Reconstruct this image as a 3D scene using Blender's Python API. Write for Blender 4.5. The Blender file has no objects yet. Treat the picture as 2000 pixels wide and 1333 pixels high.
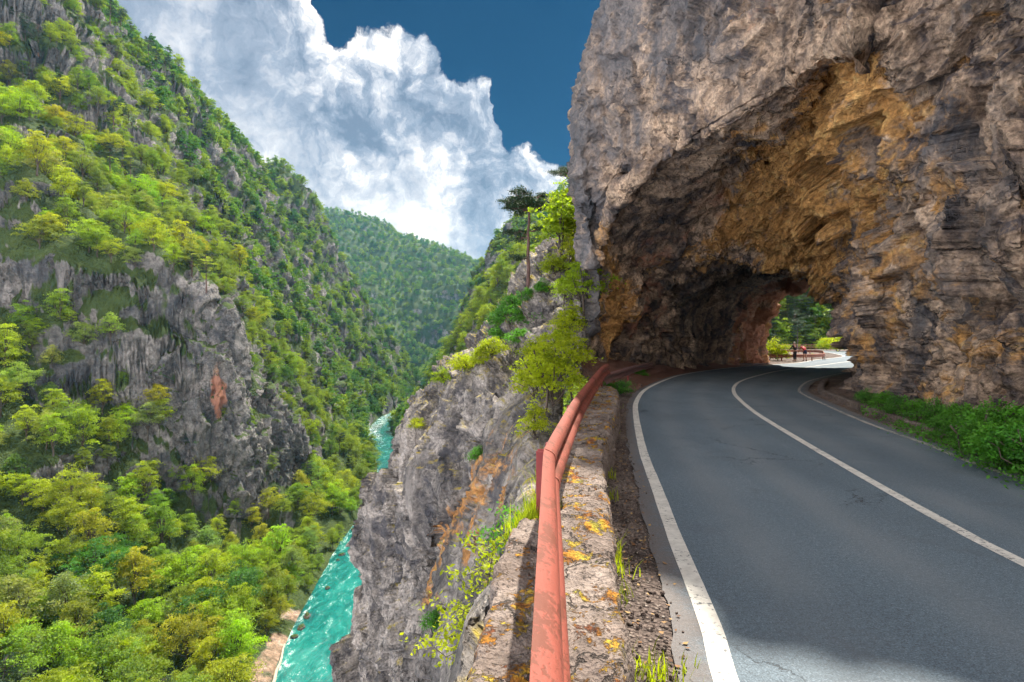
import bpy, bmesh, math, random
import numpy as np
from mathutils import Vector, Matrix

random.seed(7)
RNG = np.random.default_rng(7)
SC = bpy.context.scene
COL = SC.collection
R = math.radians

# ------------------------------------------------------------------ camera
F_PX, CX, CY, CAM_H = 1111.1, 1000.0, 666.5, 1.8
cam_data = bpy.data.cameras.new('camera')
cam_data.lens = 20.0
cam_data.sensor_width = 36.0
cam_data.clip_start = 0.05
cam_data.clip_end = 20000.0
cam = bpy.data.objects.new('camera', cam_data)
COL.objects.link(cam)
cam.location = (0, 0, CAM_H)
cam.rotation_euler = (R(90), 0, 0)
SC.camera = cam

# ------------------------------------------------------------------ light
SUN_AZ, SUN_EL = R(24), R(58)          # azimuth measured from +Y towards +X
SUN_DIR = Vector((math.sin(SUN_AZ) * math.cos(SUN_EL), math.cos(SUN_AZ) * math.cos(SUN_EL), math.sin(SUN_EL)))
sun_data = bpy.data.lights.new('sun', 'SUN')
sun_data.energy = 4.4
sun_data.angle = R(1.2)
sun_data.color = (1.0, 0.94, 0.82)
sun = bpy.data.objects.new('sun', sun_data)
COL.objects.link(sun)
sun.location = (0, 0, 60)
sun.rotation_euler = SUN_DIR.to_track_quat('Z', 'Y').to_euler()
SC.view_settings.view_transform = 'Standard'
SC.view_settings.look = 'None'
SC.view_settings.exposure = 1.42
SC.view_settings.gamma = 1.0
SC.render.film_transparent = False
SC.cycles.max_bounces = 8
SC.cycles.diffuse_bounces = 3
SC.cycles.transparent_max_bounces = 6
SC.cycles.volume_bounces = 0
SC.cycles.sample_clamp_indirect = 4.0
SC.cycles.use_adaptive_sampling = True
SC.cycles.adaptive_threshold = 0.04


# ------------------------------------------------------------------ node helper
class NT:
    def __init__(self, tree):
        self.t = tree
        self.n = tree.nodes
        self.l = tree.links

    def node(self, kind, ins=None, **props):
        nd = self.n.new(kind)
        for k, v in props.items():
            setattr(nd, k, v)
        for k, v in (ins or {}).items():
            self.put(nd.inputs[k], v)
        return nd

    def put(self, sock, v):
        if isinstance(v, bpy.types.NodeSocket):
            self.l.new(v, sock)
        elif isinstance(v, bpy.types.Node):
            self.l.new(v.outputs[0], sock)
        else:
            if sock.type == 'RGBA' and len(v) == 3:
                v = (*v, 1)
            sock.default_value = v

    def math(self, op, a, b=0.0, c=0.0, clamp=False):
        nd = self.node('ShaderNodeMath', {0: a, 1: b, 2: c}, operation=op)
        nd.use_clamp = clamp
        return nd.outputs[0]

    def vmath(self, op, a, b=(0, 0, 0)):
        nd = self.node('ShaderNodeVectorMath', {0: a, 1: b}, operation=op)
        return nd.outputs[0]

    def mix(self, fac, a, b, blend='MIX'):
        nd = self.node('ShaderNodeMix', data_type='RGBA', blend_type=blend)
        self.put(nd.inputs[0], fac)
        self.put(nd.inputs[6], a)
        self.put(nd.inputs[7], b)
        return nd.outputs[2]

    def noise(self, vec, scale, detail=4.0, rough=0.55, dist=0.0):
        nd = self.node('ShaderNodeTexNoise', {'Vector': vec, 'Scale': scale, 'Detail': detail, 'Roughness': rough, 'Distortion': dist})
        return nd.outputs[0]

    def voronoi(self, vec, scale, feature='F1', out=0, **kw):
        nd = self.node('ShaderNodeTexVoronoi', {'Vector': vec, 'Scale': scale}, feature=feature)
        for k, v in kw.items():
            self.put(nd.inputs[k], v)
        return nd.outputs[out]

    def ramp(self, fac, stops, interp='LINEAR'):
        nd = self.node('ShaderNodeValToRGB', {0: fac})
        cr = nd.color_ramp
        cr.interpolation = interp
        while len(cr.elements) < len(stops):
            cr.elements.new(0.5)
        for e, (p, c) in zip(cr.elements, stops):
            e.position = p
            if not hasattr(c, '__len__'):
                c = (c, c, c)
            e.color = (*c[:3], 1)
        return nd.outputs[0]

    def smooth(self, v, lo, hi, to0=0.0, to1=1.0):
        nd = self.node('ShaderNodeMapRange', {0: v, 1: lo, 2: hi, 3: to0, 4: to1}, interpolation_type='SMOOTHSTEP')
        return nd.outputs[0]

    def attr(self, name):
        return self.node('ShaderNodeAttribute', attribute_name=name).outputs['Fac']

    def scaled(self, vec, s):
        return self.node('ShaderNodeMapping', {'Vector': vec, 'Scale': s}).outputs[0]


def new_mat(name):
    m = bpy.data.materials.new(name)
    m.use_nodes = True
    nt = NT(m.node_tree)
    nt.n.clear()
    out = nt.node('ShaderNodeOutputMaterial')
    return m, nt, out


def principled(nt, out, color, rough=0.8, bump=None, bump_dist=0.05, bump_strength=1.0, spec=0.3, **extra):
    p = nt.node('ShaderNodeBsdfPrincipled', {'Base Color': color, 'Roughness': rough})
    p.inputs['Specular IOR Level'].default_value = spec
    for k, v in extra.items():
        nt.put(p.inputs[k], v)
    if bump is not None:
        b = nt.node('ShaderNodeBump', {'Strength': bump_strength, 'Distance': bump_dist, 'Height': bump})
        nt.l.new(b.outputs[0], p.inputs['Normal'])
    nt.l.new(p.outputs[0], out.inputs['Surface'])
    return p


# ------------------------------------------------------------------ world: sky with cumulus
world = bpy.data.worlds.new('World')
SC.world = world
world.use_nodes = True
w = NT(world.node_tree)
w.n.clear()
wout = w.node('ShaderNodeOutputWorld')
sky = w.node('ShaderNodeTexSky', sky_type='NISHITA')
sky.sun_disc = False
sky.sun_elevation = SUN_EL
sky.sun_rotation = SUN_AZ
sky.altitude = 600
sky.ozone_density = 2.5
sky.dust_density = 0.4
SKY_STRENGTH = 0.15
direction = w.node('ShaderNodeTexCoord').outputs['Generated']
sep = w.node('ShaderNodeSeparateXYZ', {0: direction})
az = w.math('ARCTAN2', sep.outputs[0], sep.outputs[1])
el = w.math('ARCSINE', sep.outputs[2])


def px_dir(px, py):
    x, z = (px - CX) / F_PX, (CY - py) / F_PX
    return math.atan2(x, 1.0), math.atan2(z, math.hypot(x, 1.0))


# upper rim of the cloud bank: elevation over azimuth, as a curve
rim_px = [(-400, -900), (300, -600), (560, -140), (605, -5), (632, 75), (668, 92), (700, 62), (742, 66), (800, 50), (838, 78), (862, 128),
          (905, 158), (950, 172), (972, 230), (985, 275), (1030, 292), (1090, 325), (1140, 360), (1300, 420), (1800, 480)]
fc = w.node('ShaderNodeFloatCurve')
AZ0, AZ1, EL1 = -1.0, 0.8, 1.1
rim = [((a - AZ0) / (AZ1 - AZ0), e / EL1) for a, e in (px_dir(*p) for p in rim_px)]
cv = fc.mapping.curves[0]
while len(cv.points) < len(rim):
    cv.points.new(0.5, 0.5)
for pt, (a, e) in zip(cv.points, rim):
    pt.location = (min(max(a, 0), 1), min(max(e, 0), 1))
fc.mapping.update()
# warp direction so the rim is billowy
ae = w.node('ShaderNodeCombineXYZ', {0: az, 1: el, 2: 0.0}).outputs[0]
nv = w.node('ShaderNodeTexNoise', {'Vector': ae, 'Scale': 9.0, 'Detail': 5.0, 'Roughness': 0.6})
wv = w.vmath('SUBTRACT', nv.outputs['Color'], (0.5, 0.5, 0.5))
wsc = w.node('ShaderNodeVectorMath', {0: wv, 'Scale': 0.10}, operation='SCALE').outputs[0]
aew = w.vmath('ADD', ae, wsc)
sw = w.node('ShaderNodeSeparateXYZ', {0: aew})
azn = w.math('DIVIDE', w.math('SUBTRACT', sw.outputs[0], AZ0), AZ1 - AZ0)
w.put(fc.inputs[1], azn)
rim_el = w.math('MULTIPLY', fc.outputs[0], EL1)


def billow(vec):
    a = w.node('ShaderNodeTexVoronoi', {'Vector': vec, 'Scale': 12.0, 'Detail': 5.0, 'Roughness': 0.62, 'Lacunarity': 2.3, 'Smoothness': 0.6}, feature='SMOOTH_F1', normalize=True, voronoi_dimensions='2D')
    b = w.noise(vec, 4.0, 5.0, 0.55)
    return w.math('ADD', w.math('MULTIPLY', w.math('SUBTRACT', 1.0, a.outputs[0]), 0.55), w.math('MULTIPLY', b, 0.75))


h0 = billow(aew)
h1 = billow(w.vmath('ADD', aew, (0.016, 0.016, 0.0)))       # towards the sun
h2 = billow(w.vmath('ADD', aew, (0.05, 0.045, 0.0)))
depth_in = w.math('SUBTRACT', rim_el, sw.outputs[1])
depth_b = w.math('ADD', depth_in, w.math('MULTIPLY', w.math('SUBTRACT', h0, 0.72), 0.10))
mask = w.smooth(depth_b, -0.003, 0.011)
mask = w.math('MAXIMUM', mask, w.smooth(sep.outputs[1], 0.50, 0.15))     # closed cloud added out of view, overhead and behind, for fill light
lit = w.math('ADD', w.math('MULTIPLY', w.math('SUBTRACT', h0, h1), 2.3), w.math('MULTIPLY', w.math('SUBTRACT', h0, h2), 1.8))
lit = w.math('MULTIPLY', lit, w.smooth(depth_b, 0.30, 0.06, 0.42, 1.0))
rimglow = w.smooth(depth_b, 0.16, 0.0)
big = w.noise(w.vmath('ADD', ae, (3.3, 1.7, 0.0)), 2.3, 4.0, 0.55)
lowglow = w.smooth(el, 0.42, 0.12)
tone = w.math('ADD', w.math('MULTIPLY', rimglow, 0.40), lit)
tone = w.math('ADD', tone, w.math('MULTIPLY', w.math('SUBTRACT', big, 0.5), 1.9))
tone = w.math('ADD', tone, w.math('MULTIPLY', lowglow, 0.24))
tone = w.math('ADD', tone, 0.22)
cloud_col = w.ramp(tone, [(0.0, (0.13, 0.165, 0.23)), (0.3, (0.25, 0.285, 0.35)), (0.55, (0.48, 0.485, 0.51)), (0.78, (0.80, 0.76, 0.73)), (1.0, (1.15, 1.09, 1.02))])
CLOUD_BRIGHT = 0.66
sunh = w.node('ShaderNodeVectorMath', {0: direction, 1: tuple(-c for c in SUN_DIR)}, operation='DOT_PRODUCT').outputs['Value']
cloud_fill = w.smooth(w.math('ADD', sunh, w.smooth(sep.outputs[1], 0.5, 0.0, 0.0, 0.35)), -0.35, 0.75, 1.0, 2.8)       # unseen clouds opposite the sun brightened further as added fill
cloud = w.node('ShaderNodeBackground', {'Color': cloud_col, 'Strength': w.math('MULTIPLY', cloud_fill, CLOUD_BRIGHT)})
skytint = w.mix(1.0, sky.outputs[0], (0.0, 0.036, 0.068), 'MULTIPLY')
skybg = w.node('ShaderNodeBackground', {'Color': skytint, 'Strength': SKY_STRENGTH})
wm = w.node('ShaderNodeMixShader', {0: mask, 1: skybg.outputs[0], 2: cloud.outputs[0]})
w.l.new(wm.outputs[0], wout.inputs['Surface'])
world.cycles.sampling_method = 'MANUAL'
world.cycles.sample_map_resolution = 256


# ------------------------------------------------------------------ geometry helpers
def P(px, py, d):
    return ((px - CX) / F_PX * d, d, CAM_H + (CY - py) / F_PX * d)


def ground_pt(px, py, z=0.0):
    d = F_PX * (CAM_H - z) / (py - CY)
    return ((px - CX) / F_PX * d, d, z)


def link(name, me, mat=None, parent=None, smooth=False):
    o = bpy.data.objects.new(name, me)
    COL.objects.link(o)
    if mat is not None:
        me.materials.append(mat)
    if parent is not None:
        o.parent = parent
    if smooth:
        me.polygons.foreach_set('use_smooth', np.ones(len(me.polygons), dtype=bool))
    return o


def mesh_np(name, v, f):
    """v (N,3) floats; f (M,k) ints, all faces with k corners."""
    v = np.ascontiguousarray(v, dtype=np.float32)
    f = np.ascontiguousarray(f, dtype=np.int32)
    me = bpy.data.meshes.new(name)
    me.vertices.add(len(v))
    me.vertices.foreach_set('co', v.ravel())
    me.loops.add(f.size)
    me.loops.foreach_set('vertex_index', f.ravel())
    me.polygons.add(len(f))
    k = f.shape[1]
    me.polygons.foreach_set('loop_start', np.arange(0, f.size, k, dtype=np.int32))
    me.polygons.foreach_set('loop_total', np.full(len(f), k, dtype=np.int32))
    me.update(calc_edges=True)
    me.validate()
    return me


def add_attr(me, name, vals):
    a = me.attributes.new(name, 'FLOAT', 'POINT')
    a.data.foreach_set('value', np.ascontiguousarray(vals, dtype=np.float32).ravel())


def tag(o, label=None, cat=None, group=None, kind=None):
    if label: o['label'] = label
    if cat: o['category'] = cat
    if group: o['group'] = group
    if kind: o['kind'] = kind
    return o


def empty(name, loc, rz=0.0):
    o = bpy.data.objects.new(name, None)
    COL.objects.link(o)
    o.location = loc
    o.rotation_euler = (0, 0, rz)
    o.empty_display_size = 0.2
    return o


def _hash(ix, iy, iz, seed):
    h = (ix.astype(np.int64) * 374761393 + iy.astype(np.int64) * 668265263 + iz.astype(np.int64) * 2147483647 + seed * 974634) & 0xFFFFFFFF
    h = ((h ^ (h >> 13)) * 1274126177) & 0xFFFFFFFF
    h = ((h ^ (h >> 16)) * 2246822519) & 0xFFFFFFFF
    return h ^ (h >> 15)


def perlin(p, seed=0):
    i = np.floor(p).astype(np.int64)
    f = p - i
    u = f * f * f * (f * (f * 6 - 15) + 10)
    res = 0
    for dx in (0, 1):
        wx = u[:, 0] if dx else 1 - u[:, 0]
        for dy in (0, 1):
            wy = u[:, 1] if dy else 1 - u[:, 1]
            for dz in (0, 1):
                wz = u[:, 2] if dz else 1 - u[:, 2]
                h = _hash(i[:, 0] + dx, i[:, 1] + dy, i[:, 2] + dz, seed)
                gx = ((h & 255) / 127.5) - 1
                gy = (((h >> 8) & 255) / 127.5) - 1
                gz = (((h >> 16) & 255) / 127.5) - 1
                res = res + wx * wy * wz * (gx * (f[:, 0] - dx) + gy * (f[:, 1] - dy) + gz * (f[:, 2] - dz))
    return res * 1.1


def fbm(p, octaves=5, gain=0.5, lac=2.03, seed=0):
    s, a, q = 0, 1.0, np.array(p, dtype=np.float64)
    for k in range(octaves):
        s = s + a * perlin(q, seed + k)
        q = q * lac + 13.7
        a *= gain
    return s


def ridged(p, octaves=4, gain=0.5, lac=2.1, seed=0):
    s, a, q = 0, 1.0, np.array(p, dtype=np.float64)
    for k in range(octaves):
        s = s + a * (1 - 2.2 * np.abs(perlin(q, seed + k)))
        q = q * lac + 7.1
        a *= gain
    return s


def worley(p, seed=0):
    """F1, F2, cell id in 0..1"""
    i = np.floor(p).astype(np.int64)
    f1 = np.full(len(p), 9.0)
    f2 = np.full(len(p), 9.0)
    cid = np.zeros(len(p))
    for dx in (-1, 0, 1):
        for dy in (-1, 0, 1):
            for dz in (-1, 0, 1):
                c = i + (dx, dy, dz)
                h = _hash(c[:, 0], c[:, 1], c[:, 2], seed)
                o = np.stack([(h & 1023) / 1023.0, ((h >> 10) & 1023) / 1023.0, ((h >> 20) & 1023) / 1023.0], 1)
                d = np.sqrt(((c + o - p) ** 2).sum(1))
                n = d < f1
                f2 = np.where(n, f1, np.minimum(f2, d))
                cid = np.where(n, (h % 997) / 997.0, cid)
                f1 = np.where(n, d, f1)
    return f1, f2, cid


def facets(p, seed=0, tilt=0.55):
    """angular blocks: every cell is an offset, tilted plane"""
    i = np.floor(p).astype(np.int64)
    f1 = np.full(len(p), 9.0)
    out = np.zeros(len(p))
    for dx in (-1, 0, 1):
        for dy in (-1, 0, 1):
            for dz in (-1, 0, 1):
                c = i + (dx, dy, dz)
                h = _hash(c[:, 0], c[:, 1], c[:, 2], seed)
                g = _hash(c[:, 0], c[:, 1], c[:, 2], seed + 17)
                o = np.stack([(h & 1023) / 1023.0, ((h >> 10) & 1023) / 1023.0, ((h >> 20) & 1023) / 1023.0], 1)
                e = p - (c + o)
                d = np.abs(e).sum(1) * 0.45 + np.sqrt((e ** 2).sum(1)) * 0.55
                a = np.stack([(g & 1023) / 511.5 - 1, ((g >> 10) & 1023) / 511.5 - 1, ((g >> 20) & 1023) / 511.5 - 1], 1)
                v = (e * a).sum(1) * tilt + ((h % 997) / 997.0 - 0.5) * 0.9
                n = d < f1
                out = np.where(n, v, out)
                f1 = np.where(n, d, f1)
    return out


def catmull(ctrl, counts, axis):
    c = np.moveaxis(np.asarray(ctrl, dtype=np.float64), axis, 0)
    n = len(c)
    out = []
    for k in range(n - 1):
        p1, p2 = c[k], c[k + 1]
        p0 = c[k - 1] if k > 0 else 2 * p1 - p2
        p3 = c[k + 2] if k + 2 < n else 2 * p2 - p1
        m = counts[k] if hasattr(counts, '__len__') else counts
        t = np.arange(m) / m
        t = t.reshape((-1,) + (1,) * (c.ndim - 1))
        # tension-limited Catmull-Rom (softer overshoot)
        m1, m2 = (p2 - p0) * 0.42, (p3 - p1) * 0.42
        out.append((2 * t**3 - 3 * t**2 + 1) * p1 + (t**3 - 2 * t**2 + t) * m1 + (-2 * t**3 + 3 * t**2) * p2 + (t**3 - t**2) * m2)
    out.append(c[-1:])
    return np.moveaxis(np.concatenate(out, 0), 0, axis)


def grid_faces(nr, nc):
    a = np.arange(nr * nc).reshape(nr, nc)
    return np.stack([a[:-1, :-1], a[:-1, 1:], a[1:, 1:], a[1:, :-1]], -1).reshape(-1, 4)


def grid_normals(g):
    du = np.gradient(g, axis=0)
    dv = np.gradient(g, axis=1)
    n = np.cross(du, dv)
    return n / (np.linalg.norm(n, axis=-1, keepdims=True) + 1e-9)


def smoothstep(a, b, x):
    t = np.clip((x - a) / (b - a), 0, 1)
    return t * t * (3 - 2 * t)


def loft(ctrl, cr, cc):
    """ctrl (R,C,k): first three channels are a position."""
    g = catmull(catmull(ctrl, cr, 0), cc, 1)
    return g[..., :3], g[..., 3:]


# ------------------------------------------------------------------ rock material
def rock_mat(name, light, mid, dark, ochre, scale=1.0, green=0.0, streak=0.5, lichen=0.0, bump=0.06):
    m, nt, out = new_mat(name)
    pos = nt.node('ShaderNodeTexCoord').outputs['Object']
    s = scale
    n1 = nt.noise(pos, 0.22 * s, 3, 0.6, 0.4)
    n2 = nt.noise(pos, 1.3 * s, 4, 0.65)
    n3 = nt.noise(pos, 8.0 * s, 4, 0.7)
    col = nt.ramp(nt.math('ADD', nt.math('MULTIPLY', n1, 0.45), nt.math('MULTIPLY', n2, 0.55)),
                  [(0.37, dark), (0.48, mid), (0.58, light)])
    grain = nt.ramp(n3, [(0.30, 0.25), (0.5, 0.95), (0.70, 1.65)])
    col = nt.mix(0.9, col, grain, 'MULTIPLY')
    # bluish mineral patches, veins of dark joints
    pt = nt.noise(pos, 0.75 * s, 5, 0.7, 0.8)
    col = nt.mix(nt.smooth(pt, 0.54, 0.62, 0.0, 0.75), col, nt.mix(n3, (dark[0] * .5, dark[1] * .55, dark[2] * .7), (dark[0] * 1.7, dark[1] * 1.7, dark[2] * 1.75)))
    jw = nt.node('ShaderNodeTexNoise', {'Vector': pos, 'Scale': 1.1 * s, 'Detail': 4.0, 'Roughness': 0.65})
    jv = nt.vmath('ADD', pos, nt.node('ShaderNodeVectorMath', {0: jw.outputs['Color'], 'Scale': 1.9 / s}, operation='SCALE').outputs[0])
    joint = nt.smooth(nt.voronoi(jv, 0.62 * s, 'DISTANCE_TO_EDGE'), 0.0, 0.035)
    jm = nt.smooth(nt.noise(pos, 0.5 * s, 4, 0.7), 0.46, 0.58)
    joint = nt.math('SUBTRACT', 1.0, nt.math('MULTIPLY', jm, nt.math('SUBTRACT', 1.0, joint)))
    col = nt.mix(nt.math('MULTIPLY', nt.math('SUBTRACT', 1.0, joint), 0.6), col, tuple(0.5 * c for c in dark))
    # vertical water streaks
    st = nt.noise(nt.scaled(pos, (1.1 * s, 1.1 * s, 0.10 * s)), 1.0, 4, 0.6, 0.3)
    col = nt.mix(nt.smooth(st, 0.52, 0.66, 0.0, streak), col, tuple(0.55 * c for c in dark))
    st2 = nt.noise(nt.scaled(pos, (0.8 * s, 0.8 * s, 0.12 * s)), 1.0, 4, 0.6, 0.2)
    col = nt.mix(nt.smooth(st2, 0.56, 0.68, 0.0, 0.45), col, light)
    # ochre stains and the painted exit glow, carried by the mesh, broken up by noise
    oa = nt.math('ADD', nt.attr('ochre'), nt.math('MULTIPLY', nt.math('SUBTRACT', nt.noise(pos, 0.9 * s, 6, 0.7, 0.5), 0.5), 1.7))
    och = nt.ramp(nt.noise(pos, 2.1 * s, 5, 0.7), [(0.3, tuple(0.42 * c for c in ochre)), (0.52, ochre), (0.72, (min(ochre[0] * 1.5, .7), ochre[1] * 1.75, ochre[2] * 2.2))])
    och = nt.mix(0.75, och, grain, 'MULTIPLY')
    och_f = nt.smooth(oa, 0.42, 0.62, 0, 0.92)
    col = nt.mix(och_f, col, och)
    red = nt.smooth(nt.math('ADD', nt.attr('red'), nt.math('MULTIPLY', nt.math('SUBTRACT', nt.noise(pos, 0.6 * s, 5, 0.7), 0.5), 1.4)), 0.40, 0.65, 0, 0.85)
    col = nt.mix(red, col, nt.mix(n2, (0.16, 0.06, 0.045), (0.60, 0.27, 0.165)))  # light end raised to paint in the warm glow at the exit
    dark_tone = nt.math('ADD', nt.attr('dark_tone'), nt.math('MULTIPLY', nt.math('SUBTRACT', nt.noise(nt.scaled(pos, (1, 1, .6)), 0.8 * s, 5, 0.7, 0.6), 0.5), 1.5))
    dark_tone = nt.math('MULTIPLY', nt.smooth(dark_tone, 0.30, 0.85), nt.smooth(nt.attr('dark_tone'), 0.0, 0.1))
    col = nt.mix(nt.math('MULTIPLY', dark_tone, 0.86, clamp=True), col, nt.mix(nt.math('ADD', nt.math('MULTIPLY', n3, 0.55), nt.math('MULTIPLY', n2, 0.45)), (0.0, 0.003, 0.008), (0.225, 0.228, 0.25)))  # darker blue-grey tone where the mesh attribute is high
    if lichen > 0:
        lp = nt.smooth(nt.noise(pos, 2.6 * s, 6, 0.75), 0.58 - 0.1 * lichen, 0.66)
        nz = nt.node('ShaderNodeSeparateXYZ', {0: nt.node('ShaderNodeNewGeometry').outputs['Normal']}).outputs[2]
        lp = nt.math('MULTIPLY', lp, nt.smooth(nz, 0.40, 0.75))
        col = nt.mix(lp, col, nt.mix(n2, (0.36, 0.22, 0.03), (0.30, 0.28, 0.05)))
    if green > 0:
        nz = nt.node('ShaderNodeSeparateXYZ', {0: nt.node('ShaderNodeNewGeometry').outputs['Normal']}).outputs[2]
        gf = nt.math('ADD', nz, nt.math('MULTIPLY', nt.math('SUBTRACT', nt.noise(pos, 0.5 * s, 6, 0.7), 0.5), 1.1))
        gf = nt.math('MULTIPLY', nt.smooth(gf, 0.78 - green, 0.90 - green), nt.math('SUBTRACT', 1.0, nt.math('MULTIPLY', och_f, nt.smooth(nt.attr('ochre'), 0.3, 0.5))))
        col = nt.mix(gf, col, nt.mix(nt.noise(pos, 3.0 * s, 4, 0.7), (0.02, 0.045, 0.012), (0.075, 0.10, 0.022)))
    hgt = nt.math('ADD', nt.math('ADD', nt.math('MULTIPLY', n3, 0.8), nt.math('MULTIPLY', n2, 1.3)), nt.math('MULTIPLY', joint, 0.5))
    principled(nt, out, col, 0.85, hgt, bump / s, 0.9, 0.25)
    return m


M = {}
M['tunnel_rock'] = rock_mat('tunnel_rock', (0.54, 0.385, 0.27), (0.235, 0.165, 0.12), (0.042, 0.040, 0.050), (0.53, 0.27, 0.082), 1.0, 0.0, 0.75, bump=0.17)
M['grey_rock'] = rock_mat('grey_rock', (0.34, 0.30, 0.27), (0.155, 0.138, 0.128), (0.045, 0.043, 0.048), (0.46, 0.21, 0.06), 0.8, -0.08, 0.5, lichen=0.9, bump=0.16)
M['crag_rock'] = rock_mat('crag_rock', (0.235, 0.215, 0.205), (0.125, 0.118, 0.118), (0.05, 0.05, 0.055), (0.45, 0.26, 0.16), 0.22, 0.20, 0.5, bump=0.14)
M['hill_rock'] = rock_mat('hill_rock', (0.27, 0.245, 0.235), (0.15, 0.14, 0.135), (0.06, 0.06, 0.065), (0.40, 0.26, 0.18), 0.10, 0.46, 0.5, bump=0.2)


def rock_object(name, g, at, mat, flip=1, disp=None, kind='structure'):
    """g (nr,nc,3) grid, at (nr,nc,k) attributes ochre, red, soot; disp(p, at) -> metres along the normal"""
    nr, nc = g.shape[:2]
    n = grid_normals(g) * flip
    p = g.reshape(-1, 3)
    a = at.reshape(nr * nc, -1)
    if disp is not None:
        p = p + n.reshape(-1, 3) * disp(p, a)[:, None]
        # second pass: fine roughness along the updated normals
    f = grid_faces(nr, nc)
    if flip < 0:
        f = f[:, ::-1]
    me = mesh_np(name, p, f)
    for k, nm in enumerate(('ochre', 'red', 'dark_tone')):
        add_attr(me, nm, np.clip(a[:, k], 0, 1) if a.shape[1] > k else np.zeros(len(a)))
    o = link(name, me, mat, smooth=True)
    tag(o, kind=kind)
    return o, p.reshape(nr, nc, 3)


# ------------------------------------------------------------------ tunnel mountain
def row(pts, **kw):
    return [list(p) if w_ == 'w' else list(P(*p)) for w_, p in pts]


def px_row(*pts):
    return [P(*p) for p in pts]


G_ROW = [(14, 57, -2), (14, 56, 6), (14, 54, 11), (15, 52, 14), (17, 48, 15.5), (20, 44, 16.5), (24, 40, 17.5), (28, 36, 18), (32, 30, 17), (36, 22, 14), (38, 18, 8), (40, 16, -1)]
tunnel_rows = [
    G_ROW,
    [(10, 50, -3), (10, 50, 6), (10, 49, 12), (10, 47, 13), (10, 42, 14.5), (10, 35, 15.5), (13, 27, 17), (13.5, 16, 17.5), (14, 6, 15), (13, -3, 11), (10.5, -6, 4), (9.5, -8, -.3)],  # unseen top kept low on purpose so sun reaches the bushes
    [*px_row((1165, 740, 40), (1175, 640, 40), (1180, 560, 39), (1180, 450, 38), (1170, 300, 36)), (5.2, 30, 14.8), (6.6, 22.5, 16.5), (5.15, 11.0, 12.4), (7.0, 8.4, 11.6), (9.3, 3.5, 6.5), (9.2, 3.0, 3), (9.0, 3.0, -.3)],  # brow above the view, shaped to throw the shadow edge on the road
    px_row((1128, 730, 26.5), (1148, 645, 26), (1154, 560, 25.5), (1150, 460, 25), (1126, 300, 23.5), (1128, 60, 22.5), (1210, -170, 20.0), (1475, -330, 13.5), (2050, -120, 10.4), (2120, 300, 9.6), (2100, 650, 9.5), (2060, 900, 9.6)),
    px_row((1138, 728, 26.2), (1156, 643, 25.8), (1162, 560, 25.1), (1160, 450, 24.3), (1156, 330, 22.3), (1205, 180, 20.2), (1390, 30, 17.0), (1735, -60, 12.5), (1960, 55, 11.1), (2000, 370, 10.6), (2000, 655, 10.4), (1985, 885, 10.5)),
    px_row((1150, 726, 26), (1166, 640, 25.7), (1172, 560, 25), (1174, 470, 24), (1215, 375, 21.6), (1335, 283, 18.6), (1520, 172, 15.4), (1725, 50, 13.0), (1890, 190, 12.0), (1930, 420, 11.7), (1930, 660, 11.6), (1900, 850, 11.8)),
    px_row((1180, 724, 27.5), (1187, 630, 27.5), (1198, 560, 27.3), (1225, 505, 27), (1290, 460, 26.5), (1400, 395, 25.2), (1515, 262, 20.3), (1690, 80, 14.2), (1790, 300, 13.9), (1810, 500, 14.3), (1820, 680, 14.4), (1800, 822, 14.7)),
    px_row((1215, 722, 29.5), (1225, 630, 29.3), (1240, 565, 29), (1275, 520, 28.6), (1340, 482, 28), (1430, 445, 26.4), (1525, 375, 22.6), (1630, 290, 18.2), (1690, 430, 18), (1720, 570, 18.6), (1735, 690, 18.6), (1730, 792, 18.9)),
    px_row((1290, 722, 33), (1290, 640, 32.8), (1310, 575, 32), (1345, 532, 30.8), (1400, 502, 29.3), (1460, 492, 28), (1520, 503, 26.8), (1602, 518, 25.2), (1664, 560, 24.2), (1692, 625, 23.7), (1698, 690, 23.5), (1700, 766, 23.2)),
    px_row((1345, 722, 36.5), (1340, 650, 36.5), (1350, 595, 36), (1385, 550, 35), (1430, 522, 34), (1490, 515, 33), (1545, 525, 32), (1622, 522, 31), (1690, 556, 30), (1728, 625, 29.3), (1738, 690, 29), (1730, 748, 28.5)),
    px_row((1438, 722, 44.2), (1444, 660, 44), (1455, 612, 43.4), (1476, 570, 42.4), (1508, 545, 40.6), (1546, 532, 39), (1590, 533, 38), (1640, 545, 37), (1690, 590, 36), (1730, 630, 35.4), (1750, 680, 35), (1770, 735, 34.5)),
    px_row((1503, 718, 46.3), (1491, 672, 46), (1494, 635, 45.6), (1504, 598, 44.6), (1522, 574, 43.3), (1556, 560, 41.8), (1600, 558, 41), (1650, 566, 41), (1700, 600, 41), (1750, 640, 40.5), (1780, 680, 40), (1800, 732, 39.5)),
    px_row((1480, 722, 51), (1468, 640, 51), (1465, 560, 50), (1480, 490, 48), (1510, 430, 45.0), (1560, 380, 43.0), (1630, 370, 41.5), (1700, 390, 41), (1800, 420, 41), (1900, 500, 41), (1930, 620, 40.5), (1950, 750, 40)),
    G_ROW,
]
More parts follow.
